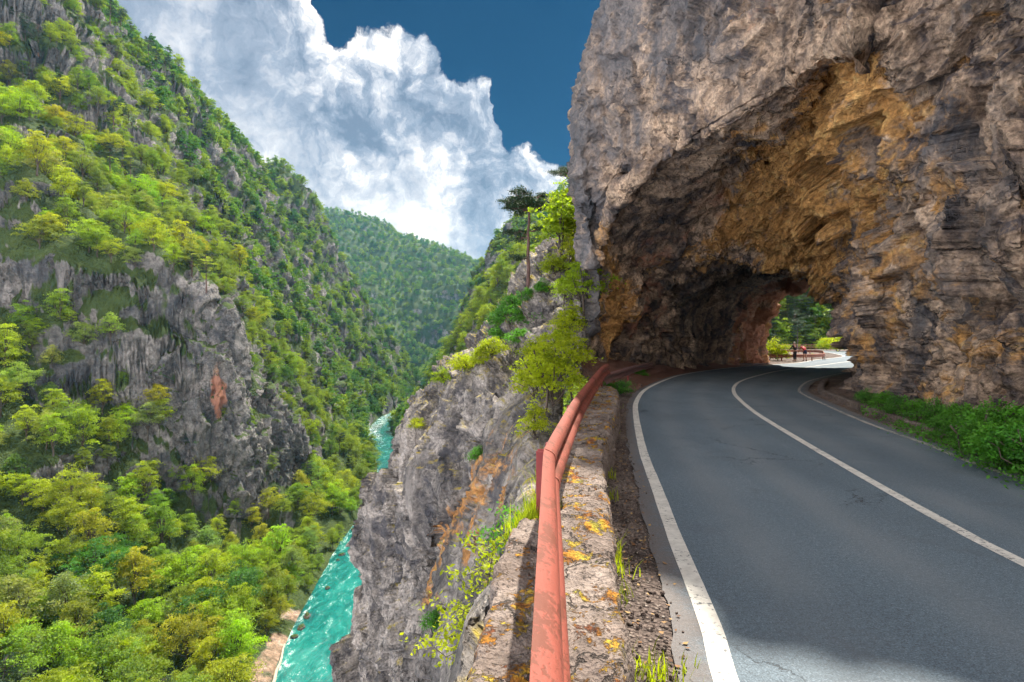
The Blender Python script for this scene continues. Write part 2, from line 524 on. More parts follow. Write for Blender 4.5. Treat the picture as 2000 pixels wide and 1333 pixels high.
#            ochre per row x col
OC = np.zeros((14, 12)); RD = np.zeros((14, 12)); SO = np.zeros((14, 12)); LU = np.full((14, 12), 0.6)
OC[4, 1:3] = 0.3
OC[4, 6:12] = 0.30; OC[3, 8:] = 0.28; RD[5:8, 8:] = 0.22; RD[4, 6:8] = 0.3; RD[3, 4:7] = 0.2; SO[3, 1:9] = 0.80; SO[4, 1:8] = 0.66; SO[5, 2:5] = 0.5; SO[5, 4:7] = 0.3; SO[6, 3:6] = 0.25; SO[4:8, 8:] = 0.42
OC[5, 1:4] = 0.55; OC[5, 4:8] = 0.12; OC[5, 8:12] = 0.36
OC[6] = [0.4, 0.75, 0.7, 0.25, 0.18, 0.36, 0.78, 0.70, 0.50, 0.42, 0.36, 0.32]
RD[6] = [0.1, 0.2, 0.3, 0.42, 0.42, 0.36, 0.1, 0.0, 0.05, 0.1, 0.2, 0.4]
OC[7] = [0.2, 0.3, 0.3, 0.35, 0.5, 0.6, 0.74, 0.7, 0.55, 0.42, 0.32, 0.3]
RD[7] = [0.3, 0.45, 0.5, 0.4, 0.3, 0.1, 0.0, 0.0, 0.0, 0.1, 0.1, 0.2]
OC[8] = [0.1, 0.1, 0.15, 0.2, 0.3, 0.45, 0.7, 0.7, 0.4, 0.3, 0.25, 0.15]
RD[8] = [0.2, 0.35, 0.3, 0.2, 0.1, 0.1, 0, 0, 0, 0.1, 0.1, 0.1]
SO[8] = [0.2, 0.3, 0.35, 0.45, 0.5, 0.4, 0.1, 0, 0.1, 0.1, 0, 0]
SO[9] = [0.25, 0.3, 0.35, 0.42, 0.45, 0.45, 0.42, 0.4, 0.3, 0.3, 0.2, 0.2]
SO[10] = [0.1, 0.1, 0.1, 0.2, 0.5, 0.5, 0.5, 0.5, 0.5, 0.5, 0.4, 0.4]
RD[10, :8] = 0.35; OC[10, :8] = 0.25
RD[11] = 0.62; OC[11] = 0.5; RD[12] = 0.4; OC[12] = 0.4; OC[10, :6] = 0.4; RD[10, :6] = 0.6  # exit rows turned orange-red: their lit glow is painted into the rock
# lumpiness (pebbly conglomerate) high on the inner wall, low on the smooth ceiling between rows 5 and 6
LU[6, :3] = 0.9; LU[6, 3:6] = 0.25; LU[5, 4:7] = 0.3
LU[6, 6:] = 1.0; LU[7] = 1.0; LU[7, 3:5] = 0.6; LU[8] = 0.9; LU[9] = 0.5; LU[10] = 0.6; LU[4, 8:] = 0.9; LU[5, 7:] = 0.9; LU[3, 8:] = 0.9
def crease(rows, k, a, b):
    r = np.array(rows[k], dtype=float)
    wgt = np.array([.35, .3, .2, .1, 0, 0, 0, .5, 1, 1, 1, 1])[:, None]
    aa, bb = a * (1 - wgt) + .42 * wgt, b * (1 - wgt) + .40 * wgt
    return [(r + aa * (np.array(rows[k - 1], dtype=float) - r)).tolist(), r.tolist(), (r + bb * (np.array(rows[k + 1], dtype=float) - r)).tolist()]


tunnel_rows = tunnel_rows[:5] + crease(tunnel_rows, 5, .10, .07) + tunnel_rows[6:]
OC, RD, SO, LU = (np.insert(np.insert(q, 6, q[5] * .7 + q[6] * .3, 0), 5, q[5] * .8 + q[4] * .2, 0) for q in (OC, RD, SO, LU))
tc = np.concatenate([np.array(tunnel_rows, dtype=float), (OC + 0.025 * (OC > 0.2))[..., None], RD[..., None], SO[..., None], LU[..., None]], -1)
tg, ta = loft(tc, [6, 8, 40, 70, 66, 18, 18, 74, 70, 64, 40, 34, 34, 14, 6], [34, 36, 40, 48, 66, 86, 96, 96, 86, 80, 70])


def tunnel_disp(p, a):
    lump = a[:, 3]
    big = fbm(p * 0.16, 3, 0.5, seed=3) * (0.25 + 0.6 * lump)
    q = p.copy()
    q[:, 2] *= 0.8
    # tilted beds, as on the photograph's right wall
    bed = ridged(np.stack([q[:, 0] * 0.22 + q[:, 2] * 0.25, q[:, 1] * 0.25, q[:, 2] * 0.55 - q[:, 0] * 0.35], 1), 5, gain=0.6, seed=21) * (0.10 + 0.17 * lump)
    qw = q + 0.35 * np.stack([perlin(q * 0.8, 50), perlin(q * 0.8, 51), perlin(q * 0.8, 52)], 1)
    rw_ = 1 + 0.5 * smoothstep(6, 9, p[:, 0] - 0.25 * (p[:, 1] - 10)) * smoothstep(30, 20, p[:, 1])
    # beds dip to the left on the face: shear before cutting blocks
    qs = np.stack([qw[:, 0] + 0.25 * qw[:, 2], qw[:, 1], 1.25 * qw[:, 2] - 0.62 * qw[:, 0]], 1)
    block = rw_ * facets(qs * 0.52, 5) * 0.85 * smoothstep(0.1, 0.8, lump)
    peb = facets(qs * 1.35, 8) * 0.36 * (0.25 + 0.75 * lump)
    peb2 = facets(qs * 3.4, 9) * 0.125 * (0.4 + 0.6 * lump)
    g1, g2, gid = worley(qw * 2.6, 19)
    peb2 = peb2 + np.minimum(g2 - g1, 0.30) * 0.22 * smoothstep(0.75, 0.95, lump) * smoothstep(14, 18, p[:, 1])
    fine = fbm(p * 2.2, 4, 0.55, seed=31) * 0.06
    far_fade = smoothstep(70, 48, p[:, 1])
    return (big + bed + block + peb + peb2 + fine) * (0.4 + 0.6 * far_fade) - 0.10 - 0.45 * smoothstep(8, 3.5, p[:, 0]) * smoothstep(30, 20, p[:, 1])


tunnel, TG = rock_object('tunnel_mountain', tg, ta, M['tunnel_rock'], flip=1, disp=tunnel_disp)


# ------------------------------------------------------------------ grey cliff below the road, and the slope up to the pine ledge
lower_rows = [
    # far side, falling away behind the crest
    px_row((790, 1000, 60), (800, 960, 62), (930, 860, 64), (1010, 760, 66), (1080, 660, 68), (1170, 520, 66), (1200, 560, 66)),
    px_row((795, 850, 46), (840, 790, 47), (935, 710, 49), (998, 625, 52), (1040, 552, 54), (1100, 490, 56), (1185, 440, 56)),
    px_row((800, 836, 42.5), (835, 775, 43), (915, 722, 44), (990, 640, 47), (1036, 556, 48.5), (1095, 515, 49), (1170, 480, 48)),
    px_row((765, 880, 42.5), (838, 810, 40.5), (905, 765, 38), (985, 690, 37), (1040, 640, 37), (1095, 590, 36), (1165, 570, 34)),
    px_row((732, 950, 43), (800, 890, 39.5), (885, 840, 34), (960, 770, 28), (1030, 720, 27), (1090, 680, 26), (1150, 668, 26.5)),
    px_row((714, 1030, 43.8), (778, 980, 39.5), (862, 930, 32.5), (945, 860, 26), (1012, 800, 21), (1070, 765, 17.5), (1135, 745, 18)),
    px_row((700, 1110, 44.2), (762, 1075, 39.8), (848, 1020, 32.5), (930, 945, 26), (990, 890, 18.5), (1045, 850, 12), (1105, 810, 13.2)),
    px_row((689, 1230, 44.6), (748, 1180, 40.2), (830, 1130, 33.5), (905, 1060, 29.5), (962, 1000, 21.5), (1020, 960, 8.0), (1060, 950, 8.4)),
    px_row((690, 1340, 45), (744, 1310, 40.8), (812, 1260, 34), (880, 1200, 29), (925, 1130, 20), (975, 1120, 5.2), (1008, 1110, 5.4)),
    px_row((690, 1600, 46), (740, 1560, 42), (805, 1500, 34.5), (860, 1440, 29), (890, 1380, 18), (915, 1290, 3.6), (945, 1270, 3.9)),
    px_row((695, 2300, 48), (740, 2260, 44), (800, 2200, 37), (840, 2150, 31), (850, 2050, 18), (800, 1800, 2.6), (850, 1750, 2.7)),
]
OC2 = np.zeros((11, 7)); RD2 = np.zeros((11, 7)); SO2 = np.zeros((11, 7))
OC2[7, 3:6] = [0.35, 0.9, 0.3]; OC2[8, 3:5] = [0.15, 0.6]; OC2[6, 3:6] = [0.15, 0.55, 0.25]
SO2[8, 4] = 0.35; RD2[7, 3] = 0.15
lc_ = np.concatenate([np.array(lower_rows, dtype=float), OC2[..., None], RD2[..., None], SO2[..., None]], -1)
lg, la = loft(lc_, [10, 14, 40, 44, 44, 44, 50, 50, 44, 30], [64, 80, 84, 76, 72, 40])


def lower_disp(p, a):
    d = np.clip(p[:, 1], 3, 60)
    k = smoothstep(3, 26, d)
    q = p * np.array([1, 1, 0.45])
    rid = ridged(q * 0.16, 3, seed=61) * 0.9 * k
    qw = q + 0.5 * np.stack([perlin(q * 0.7, 70), perlin(q * 0.7, 71), perlin(q * 0.7, 72)], 1)
    qw = qw @ np.array([[1, 0, .35], [0, 1, 0], [-.25, 0, 1]])
    out = rid * .7 + (0.08 + 0.92 * k) * (facets(qw * 0.28, 65) * 1.9)
    out += (0.12 + 0.88 * k) * (facets(qw * 0.8, 66) * 0.65 + facets(qw * 2.2, 68) * 0.26)
    out += fbm(p * 1.1, 5, 0.55, seed=67) * (0.10 + 0.16 * k)
    return out - 0.3 * k


lower, LG = rock_object('cliff_terrain', lg, la, M['grey_rock'], flip=1, disp=lower_disp)

# ------------------------------------------------------------------ gorge terrain (height field from thin-plate spline)
RIVER = np.array([(-60, -21), (0, -23), (60, -28), (103, -34.6), (128, -39), (158, -42), (179, -44), (220, -47), (260, -53), (300, -63), (337, -76), (396, -94), (460, -98), (534, -96), (620, -95),
                  (734, -109), (900, -152), (1116, -214), (1300, -262), (1600, -330)], dtype=float)
Z_RIVER = -60.0


def river_x(y):
    return np.interp(y, RIVER[:, 0], RIVER[:, 1])


ctl = []
left_px = [(0, 1333, 88), (300, 1380, 98), (0, 1150, 104), (300, 1170, 120), (470, 1200, 122), (500, 1140, 134), (0, 960, 118), (200, 960, 130), (400, 1000, 150), (550, 1050, 165),
           (650, 960, 230), (690, 880, 300), (0, 800, 128), (150, 770, 138), (300, 800, 150), (0, 620, 137), (200, 590, 150), (330, 580, 160), (420, 600, 176), (480, 720, 187), (560, 850, 200),
           (600, 930, 205), (0, 440, 150), (200, 500, 162), (330, 545, 174), (0, 270, 187), (150, 370, 202), (300, 470, 217), (450, 580, 242), (550, 720, 272), (640, 810, 300),
           (0, 110, 230), (200, 210, 262), (350, 330, 302), (450, 460, 332), (560, 610, 352), (635, 745, 380), (0, -140, 260), (150, 20, 330), (315, 165, 390), (480, 330, 460),
           (480, 410, 400), (540, 495, 430), (592, 605, 430), (660, 705, 470), (740, 750, 500), (700, 790, 420), (525, 372, 620), (580, 422, 700), (588, 505, 720), (605, 600, 760),
           (665, 680, 800), (740, 726, 900), (620, 422, 1700), (700, 430, 1700), (760, 458, 1650), (850, 500, 1550), (910, 526, 1500), (955, 545, 1450), (1010, 560, 1400),
           (700, 545, 1420), (800, 585, 1320), (880, 625, 1280), (780, 650, 1190), (830, 690, 1230),
           (-300, 1100, 95), (-300, 700, 118), (-300, 450, 140), (-300, 150, 190), (-300, -200, 235)]
for p in left_px:
    ctl.append(P(*p))
# behind the ridge line
for px, py, d, z in ((-100, 0, 420, 150), (180, 10, 430, 150), (330, 160, 520, 140), (480, 330, 600, 110), (600, 408, 860, 120), (620, 405, 2100, 330), (850, 475, 2000, 180), (1000, 530, 1800, 140), (400, 300, 900, 150)):
    a = P(px, py, d)
    ctl.append((a[0], a[1], z))
right_px = [(800, 815, 450), (872, 735, 480), (885, 695, 700), (925, 675, 420), (910, 660, 800), (930, 575, 600), (985, 500, 520), (958, 615, 250), (905, 700, 225), (850, 785, 262), (812, 838, 300),
            (1040, 570, 200), (1100, 470, 300), (1180, 430, 520), (930, 620, 900)]
for p in right_px:
    ctl.append(P(*p))
ctl += [(-16, 100, -47), (-24, 150, -50), (-8, 60, -42), (8, 100, -20), (14, 60, -22), (14, 150, -5), (-10, 20, -50), (5, 20, -45), (0, -20, -45), (-60, 20, -48), (-60, -40, -48), (-100, 20, -30), (-110, -40, -25), (-150, 60, 10),
        (60, 200, 30), (90, 300, 60)]
for y in (-40, 30, 80, 103, 128, 158, 179, 260, 337, 396, 460, 534, 620, 734, 900, 1116):
    x = float(river_x(np.array(y)))
    wd = 9 if y < 700 else 14
    ctl += [(x - wd, y, -58.5), (x, y, -61.5), (x + wd, y, -58.5)]
ctl = np.array(ctl, dtype=float)


def tps_fit(c, lam=0.02):
    xy = c[:, :2] / 100.0
    # depth-compress so that far points do not dominate
    n = len(c)
    r = np.linalg.norm(xy[:, None] - xy[None], axis=-1)
    K = np.where(r > 0, r * r * np.log(r + 1e-9), 0) + lam * np.eye(n) * 0.05
    Q = np.concatenate([np.ones((n, 1)), xy], 1)
    A = np.zeros((n + 3, n + 3))
    A[:n, :n] = K; A[:n, n:] = Q; A[n:, :n] = Q.T
    return xy, np.linalg.solve(A, np.concatenate([c[:, 2], np.zeros(3)]))


TPS_XY, TPS_W = tps_fit(ctl)


def base_height(x, y):
    q = np.stack([x, y], 1) / 100.0
    out = np.zeros(len(q))
    for s in range(0, len(q), 60000):
        b = q[s:s + 60000]
        r2 = ((b[:, None] - TPS_XY[None]) ** 2).sum(-1)
        out[s:s + 60000] = (0.5 * r2 * np.log(r2 + 1e-12)) @ TPS_W[:-3] + TPS_W[-3] + b @ TPS_W[-2:]
    return out


def terrain_height(x, y):
    z = base_height(x, y)
    dist = np.hypot(x, y)
    rd = np.abs(x - river_x(y))
    away = smoothstep(8, 45, rd)
    p = np.stack([x, y, np.zeros_like(x)], 1)
    amp = np.clip(dist / 300.0, 0.2, 1.45)
    # spurs and gullies running down to the river
    z = z + away * amp * (ridged(p * np.array([1 / 230, 1 / 66, 1]), 4, seed=81) * 18 - 15.5 + fbm(p / 40.0, 4, seed=85) * 4.5)
    # rock bands: terracing
    T = 26.0
    h = (z + fbm(p / 60.0, 3, seed=91) * 22) / T
    fr = h - np.floor(h)
    terr = (smoothstep(0.52, 0.80, fr) - fr) * T
    mask = smoothstep(-0.15, 0.35, fbm(p / 70.0, 3, seed=95)) * smoothstep(-48, -25, z)
    z = z + terr * 0.62 * mask * away
    rd = rd + smoothstep(1120, 1180, y) * 60
    z = np.where(rd < 8, np.minimum(z, -60.6), z)
    bank = smoothstep(7, 11, rd)
    z = np.where(rd < 11, (-61.2) * (1 - bank) + np.maximum(z, -59.2) * bank, np.maximum(z, -59.4))
    return z


NR, NC = 900, 560
px_cols = np.linspace(-420, 1230, NC)
dd = np.exp(np.linspace(math.log(48), math.log(2300), NR))
D_, PXC = np.meshgrid(dd, px_cols, indexing='ij')
X_ = (PXC - CX) / F_PX * D_
Z_ = terrain_height(X_.ravel(), D_.ravel()).reshape(NR, NC)
TERR = np.stack([X_, D_, Z_], -1)
tn = grid_normals(TERR)
tn = tn * np.sign(tn[..., 2:3])
# craggy roughness where it is steep
steep = smoothstep(0.62, 0.38, tn[..., 2])
pf = TERR.reshape(-1, 3)
sc_ = np.clip(np.linalg.norm(pf[:, :2], axis=1) / 180, 0.5, 5)
f1, f2, cid = worley(pf * np.array([1, 1, .5]) * 0.16, 101)
rough = (facets(pf * np.array([1, 1, .5]) * .15, 101) * 4.0 + facets(pf * np.array([1, 1, .6]) * .42, 104) * 1.6 + fbm(pf * .3, 4, .6, seed=103) * 1.0) * np.minimum(sc_, 2.2)
g1, g2, gid = worley(pf * np.array([1, 1, .6]) * 0.55, 102)
rough += ((gid - .5) * .7 + np.minimum(g2 - g1, .3) * 0.9) * np.minimum(sc_, 1.5)
rough *= (0.10 + 0.9 * steep.ravel()) * smoothstep(-58, -52, pf[:, 2])
TERR = TERR + tn * rough.reshape(NR, NC, 1)
terr_me = mesh_np('gorge_terrain', TERR.reshape(-1, 3), grid_faces(NR, NC))
tp = TERR.reshape(-1, 3)
gb = smoothstep(15, 12, np.abs(tp[:, 0] - river_x(tp[:, 1]))) * smoothstep(-56, -58, tp[:, 2]) * smoothstep(150, 118, tp[:, 1])
add_attr(terr_me, 'ochre', gb * .62)
for nm in ('red', 'dark_tone'):
    add_attr(terr_me, nm, np.zeros(NR * NC))
terr = link('gorge_terrain', terr_me, M['hill_rock'], smooth=True)
tag(terr, kind='structure')

# ------------------------------------------------------------------ river
m, nt, out = new_mat('river_water')
pos = nt.node('ShaderNodeTexCoord').outputs['Object']
flow = nt.node('ShaderNodeMapping', {'Vector': pos, 'Rotation': (0, 0, R(-14)), 'Scale': (1.0, 0.40, 1.0)}).outputs[0]
n1 = nt.noise(flow, 0.5, 6, 0.7, 0.8)
n2 = nt.noise(flow, 2.4, 6, 0.75, 1.2)
nb = nt.noise(pos, 0.06, 3, 0.5)
colr = nt.ramp(nt.math('ADD', nt.math('MULTIPLY', nb, 0.5), nt.math('MULTIPLY', n1, 0.5)), [(0.36, (0.0, 0.035, 0.04)), (0.5, (0.0, 0.125, 0.11)), (0.68, (0.02, 0.24, 0.20))])
foam = nt.math('ADD', nt.math('ADD', nt.math('MULTIPLY', n1, 0.5), nt.math('MULTIPLY', n2, 0.5)), nt.math('MULTIPLY', nt.attr('shallow'), 0.20))
colr = nt.mix(nt.smooth(foam, 0.55, 0.68, 0, 0.85), colr, (0.72, 0.80, 0.78))
principled(nt, out, colr, 0.16, nt.math('ADD', n1, nt.math('MULTIPLY', n2, 0.5)), 0.5, 0.5, 0.5)
M['river_water'] = m
ys = np.exp(np.linspace(math.log(60), math.log(1500), 260))
xs = np.linspace(-13, 13, 40)
YY, XX = np.meshgrid(ys, xs, indexing='ij')
XR = river_x(YY) + XX * np.where(YY > 700, 1.6, 1)
ZR = np.full_like(XR, Z_RIVER) + (fbm(np.stack([XR.ravel() * .4, YY.ravel() * .12, 0 * YY.ravel()], 1), 3, seed=111) * 0.16).reshape(XR.shape)
riv_me = mesh_np('river', np.stack([XR, YY, ZR], -1).reshape(-1, 3), grid_faces(*XR.shape))
sh = np.maximum(smoothstep(5.5, 9.5, np.abs(XX)) * 0.25, np.maximum(smoothstep(300, 390, YY), 0.0) * smoothstep(-2, 3, -XX + 2) * (YY < 470) * 0.45) + 0.4 * ((YY > 470) & (YY < 640)) + 0.5 * (YY > 1000)
add_attr(riv_me, 'shallow', sh.ravel())
tag(link('river', riv_me, M['river_water'], smooth=True), kind='structure')

# ------------------------------------------------------------------ road, ground and markings
LEFT_LINE = [ground_pt(*p) for p in ((1390, 1229), (1354, 1137), (1318, 1050), (1284, 957), (1256, 881), (1243, 819), (1242, 788), (1256, 765), (1282, 750), (1323, 734.5), (1369, 726), (1430, 718.5), (1482, 714.5), (1507, 712.6), (1560, 709), (1596, 703))]
LEFT_LINE = [(0.75, -6, 0), (0.95, 0, 0), (1.08, 2.6, 0)] + LEFT_LINE + [(38.5, 66, 0), (45.5, 80, 0), (50, 92, 0), (50, 104, 0), (46, 116, 0)]
MID_LINE = [ground_pt(*p) for p in ((2000, 1101), (1866, 1032), (1713, 947), (1559, 858), (1472, 804), (1437, 773), (1433, 758), (1443, 747), (1466, 738), (1507, 727.5), (1538, 722.5), (1569, 718.5))]
MID_LINE = [(3.4, -6, 0), (3.65, 0, 0)] + MID_LINE + [(30, 50.5, 0), (36, 57, 0), (44, 70, 0), (51, 84, 0), (54, 98, 0), (53, 110, 0)]
RIGHT_LINE = [ground_pt(*p) for p in ((2000, 938), (1815, 870), (1692, 826), (1605, 788), (1590, 768), (1584, 745), (1595, 740), (1625, 727.5), (1661, 721.5))]
RIGHT_LINE = [(5.9, -6, 0), (6.15, 0, 0)] + RIGHT_LINE[:4] + [(10.3, 20.4, 0), (12.7, 24.6, 0), (14.6, 27.2, 0), (18.8, 32.2, 0), (24.2, 37.6, 0), (32, 45, 0), (42, 57, 0), (52, 72, 0), (58, 86, 0), (60, 100, 0), (58, 112, 0)]


def path_resample(pts, step):
    p = catmull(np.array(pts, dtype=float), 14, 0)
    seg = np.linalg.norm(np.diff(p, axis=0), axis=1)
    s = np.concatenate([[0], np.cumsum(seg)])
    t = np.arange(0, s[-1], step)
    return np.stack([np.interp(t, s, p[:, k]) for k in range(3)], 1)


def path_right(p):
    d = np.gradient(p, axis=0)
    d[:, 2] = 0
    d /= np.linalg.norm(d, axis=1, keepdims=True) + 1e-9
    return np.stack([d[:, 1], -d[:, 0], 0 * d[:, 0]], 1)


def ribbon(name, pts, width, z, mat, step=0.12, wob=0.0):
    p = path_resample(pts, step)
    r = path_right(p)
    wl = np.full(len(p), width / 2)
    if wob:
        wl = wl + perlin(p * 2.3, 5) * wob
    L = p - r * wl[:, None]
    Rr = p + r * wl[:, None]
    L[:, 2] = z
    Rr[:, 2] = z
    g = np.stack([L, Rr], 1)
    return link(name, mesh_np(name, g.reshape(-1, 3), grid_faces(len(p), 2)[:, ::-1]), mat)


def resample_n(pts, n):
    p = catmull(np.array(pts, dtype=float), 14, 0)
    seg = np.linalg.norm(np.diff(p, axis=0), axis=1)
    s = np.concatenate([[0], np.cumsum(seg)])
    t = np.linspace(0, s[-1], n)
    return np.stack([np.interp(t, s, p[:, k]) for k in range(3)], 1)


# asphalt
m, nt, out = new_mat('asphalt')
pos = nt.node('ShaderNodeTexCoord').outputs['Object']
g1 = nt.noise(pos, 95.0, 3, 0.6)
g2 = nt.voronoi(pos, 120.0, 'F1')
big = nt.noise(pos, 0.45, 5, 0.6, 0.3)
trk = nt.noise(nt.scaled(pos, (1.2, 0.16, 1)), 1.0, 4, 0.6, 0.5)
c = nt.ramp(nt.math('ADD', nt.math('MULTIPLY', big, 0.5), nt.math('MULTIPLY', trk, 0.5)), [(0.3, (0.074, 0.098, 0.122)), (0.55, (0.102, 0.133, 0.160)), (0.75, (0.140, 0.166, 0.190))])
c = nt.mix(0.9, c, nt.ramp(g1, [(0.25, 0.40), (0.5, 0.95), (0.78, 2.2)]), 'MULTIPLY')
c = nt.mix(0.8, c, nt.ramp(nt.noise(pos, 28.0, 4, 0.8), [(0.3, 0.55), (0.5, 1.0), (0.7, 1.5)]), 'MULTIPLY')
c = nt.mix(nt.smooth(nt.noise(pos, 0.9, 5, 0.7, 1.0), 0.56, 0.66, 0, 0.35), c, (0.075, 0.085, 0.10))
c = nt.mix(nt.math('MULTIPLY', nt.attr('track'), nt.smooth(big, 0.3, 0.6, 0.15, 0.5)), c, (0.17, 0.185, 0.197))
dust = nt.smooth(nt.math('ADD', nt.attr('edge'), nt.math('MULTIPLY', nt.math('SUBTRACT', nt.noise(pos, 4.0, 6, 0.75), 0.5), 1.3)), 0.32, 0.95, 0, 0.7)
c = nt.mix(dust, c, nt.mix(nt.noise(pos, 40.0, 4, 0.8), (0.05, 0.042, 0.04), (0.22, 0.17, 0.145)))
spk = nt.smooth(g2, 0.22, 0.12)
c = nt.mix(nt.math('MULTIPLY', spk, nt.smooth(nt.noise(pos, 31.0, 2, 0.5), 0.5, 0.62)), c, (0.32, 0.32, 0.32))
warp = nt.vmath('ADD', pos, nt.node('ShaderNodeVectorMath', {0: nt.node('ShaderNodeTexNoise', {'Vector': pos, 'Scale': 1.4, 'Detail': 6.0, 'Roughness': 0.7}).outputs['Color'], 'Scale': 1.3}, operation='SCALE').outputs[0])
crack = nt.voronoi(warp, 0.42, 'DISTANCE_TO_EDGE')
cm = nt.math('MULTIPLY', nt.smooth(crack, 0.006, 0.002), nt.smooth(nt.noise(pos, 0.35, 3, 0.5), 0.52, 0.60))
c = nt.mix(nt.math('MULTIPLY', cm, 0.75), c, (0.02, 0.02, 0.022))
principled(nt, out, c, 0.75, nt.math('ADD', g1, nt.math('MULTIPLY', cm, -1.5)), 0.006, 0.8, 0.35)
M['asphalt'] = m
# worn white paint
for nm, col_, wear in (('white_paint', (0.62, 0.585, 0.53), 0.455), ('worn_paint', (0.46, 0.42, 0.37), 0.52)):
    m, nt, out = new_mat(nm)
    pos = nt.node('ShaderNodeTexCoord').outputs['Object']
    n1 = nt.noise(pos, 22.0, 6, 0.75)
    n2 = nt.noise(pos, 2.5, 4, 0.6)
    wr = nt.smooth(nt.math('ADD', nt.math('MULTIPLY', n1, 0.7), nt.math('MULTIPLY', n2, 0.3)), wear - 0.06, wear)
    dirt = nt.ramp(nt.noise(pos, 6.0, 5, 0.7), [(0.3, 0.68), (0.6, 1.0)])
    c = nt.mix(1.0, col_, dirt, 'MULTIPLY')
    c = nt.mix(wr, (0.12, 0.125, 0.13), c)
    principled(nt, out, c, 0.7, n1, 0.004, 0.6, 0.3)
    M[nm] = m
# gravel and earth
m, nt, out = new_mat('gravel_earth')
pos = nt.node('ShaderNodeTexCoord').outputs['Object']
n1 = nt.noise(pos, 0.8, 5, 0.65)
n2 = nt.noise(pos, 12.0, 5, 0.7)
v = nt.voronoi(pos, 26.0, 'F1')
c = nt.ramp(n1, [(0.3, (0.085, 0.062, 0.055)), (0.55, (0.17, 0.13, 0.112)), (0.75, (0.27, 0.215, 0.185))])
c = nt.mix(0.9, c, nt.ramp(n2, [(0.28, 0.3), (0.5, 0.95), (0.72, 1.6)]), 'MULTIPLY')
c = nt.mix(0.8, c, nt.ramp(nt.noise(pos, 70.0, 3, 0.7), [(0.3, 0.45), (0.5, 1.0), (0.7, 1.5)]), 'MULTIPLY')
c = nt.mix(nt.smooth(v, 0.32, 0.18, 0, 0.7), c, nt.ramp(nt.voronoi(pos, 26.0, 'F1', 1), [(0.0, (0.12, 0.10, 0.10)), (0.6, (0.40, 0.31, 0.26)), (1.0, (0.50, 0.46, 0.42))]))
ge = nt.attr('green')
c = nt.mix(nt.smooth(nt.math('ADD', ge, nt.math('MULTIPLY', nt.math('SUBTRACT', n1, 0.5), 1.2)), 0.4, 0.6, 0, 0.85), c, (0.05, 0.085, 0.02))
ra = nt.attr('redearth')
c = nt.mix(nt.smooth(nt.math('ADD', ra, nt.math('MULTIPLY', nt.math('SUBTRACT', n2, 0.5), 1.2)), 0.3, 0.7, 0, 0.8), c, (0.24, 0.11, 0.075))
principled(nt, out, c, 0.9, nt.math('ADD', n2, nt.math('MULTIPLY', v, -1.2)), 0.05, 1.0, 0.2)
M['gravel_earth'] = m

NRD = 900
eL = resample_n(LEFT_LINE, NRD)
eR = resample_n(RIGHT_LINE, NRD)
eL = eL - path_right(eL) * (0.24 + 0.06 * perlin(eL * 1.7, 3)[:, None] + 0.03 * perlin(eL * 7.0, 6)[:, None])
eR = eR + path_right(eR) * (0.30 + 0.05 * perlin(eR * 1.7, 4)[:, None])
tt = np.linspace(0, 1, 33)[None, :, None]
rg = eL[:, None] * (1 - tt) + eR[:, None] * tt
rg[..., 2] = 0.0
road_me = mesh_np('road', rg.reshape(-1, 3), grid_faces(NRD, 33)[:, ::-1])
u_ = np.broadcast_to(tt, (NRD, 33, 1)).ravel()
add_attr(road_me, 'track', sum(np.exp(-((u_ - c0) / .045) ** 2) for c0 in (.17, .36, .64, .83)))
add_attr(road_me, 'edge', smoothstep(.085, .0, u_) + smoothstep(.93, 1.0, u_))
tag(link('road', road_me, M['asphalt']), kind='structure')
for nm, pts, wd, mt in (('road_edge_line', LEFT_LINE, 0.135, 'white_paint'), ('road_centre_line', MID_LINE, 0.125, 'white_paint'), ('road_edge_line', RIGHT_LINE, 0.10, 'worn_paint')):
    tag(ribbon(nm, pts, wd, 0.004, M[mt], wob=0.006), kind='structure')

ground_rows = [
    [(-.1, -8, -.02), (.5, -8, -.01), (3.4, -8, -.04), (6.9, -8, -.02), (8, -8, .1), (10.5, -8, .5)],
    [(.0, 2, -.02), (.55, 2, .0), (3.7, 2, -.04), (6.75, 2, -.02), (7.8, 2.2, .12), (10.5, 3, .5)],
    [(.7, 7, -.02), (1.1, 7, .0), (4.1, 8, -.04), (7.4, 7.5, -.02), (8.6, 8, .15), (11.5, 8.5, .5)],
    [(1.6, 11, -.02), (2.1, 11, .0), (5.0, 12, -.04), (8.35, 11.9, -.02), (9.7, 12.4, .15), (13, 13.5, .5)],
    [(2.5, 16.5, -.02), (3.2, 16.5, .02), (6.5, 17.5, -.04), (9.8, 16.6, -.02), (11.2, 16.9, .2), (15, 18, .5)],
    [(2.6, 24, 1.2), (4.6, 23.0, .05), (9, 21.5, -.04), (12, 21.2, -.02), (13.2, 21.0, .2), (17.5, 22, .5)],
    [(4.5, 31, 1.5), (8.0, 29.4, .05), (11.5, 27.5, -.04), (15, 26.2, -.02), (16.2, 25.5, .1), (20, 25, .3)],
    [(11, 40.5, 1.2), (14.4, 39.6, .03), (17, 35, -.04), (20, 32.3, -.02), (21.5, 31.5, .1), (26, 30, .3)],
    [(17, 47, .6), (20.5, 47, .02), (24.5, 42, -.04), (27, 38.5, -.02), (29, 37.5, .05), (34, 34, .3)],
    [(20, 57, .1), (27, 56, .0), (34, 52, -.04), (40, 50, -.02), (46, 48, .0), (62, 40, 0)],
    [(24, 84, .1), (40, 83, .0), (49, 79, -.04), (57, 74, -.02), (66, 70, .0), (90, 56, 0)],
    [(26, 135, .1), (44, 131, .0), (56, 127, -.04), (75, 122, -.02), (95, 114, .0), (140, 80, 0)],
]
gc = np.array(ground_rows, dtype=float)
GA = np.zeros(gc.shape[:2] + (2,))
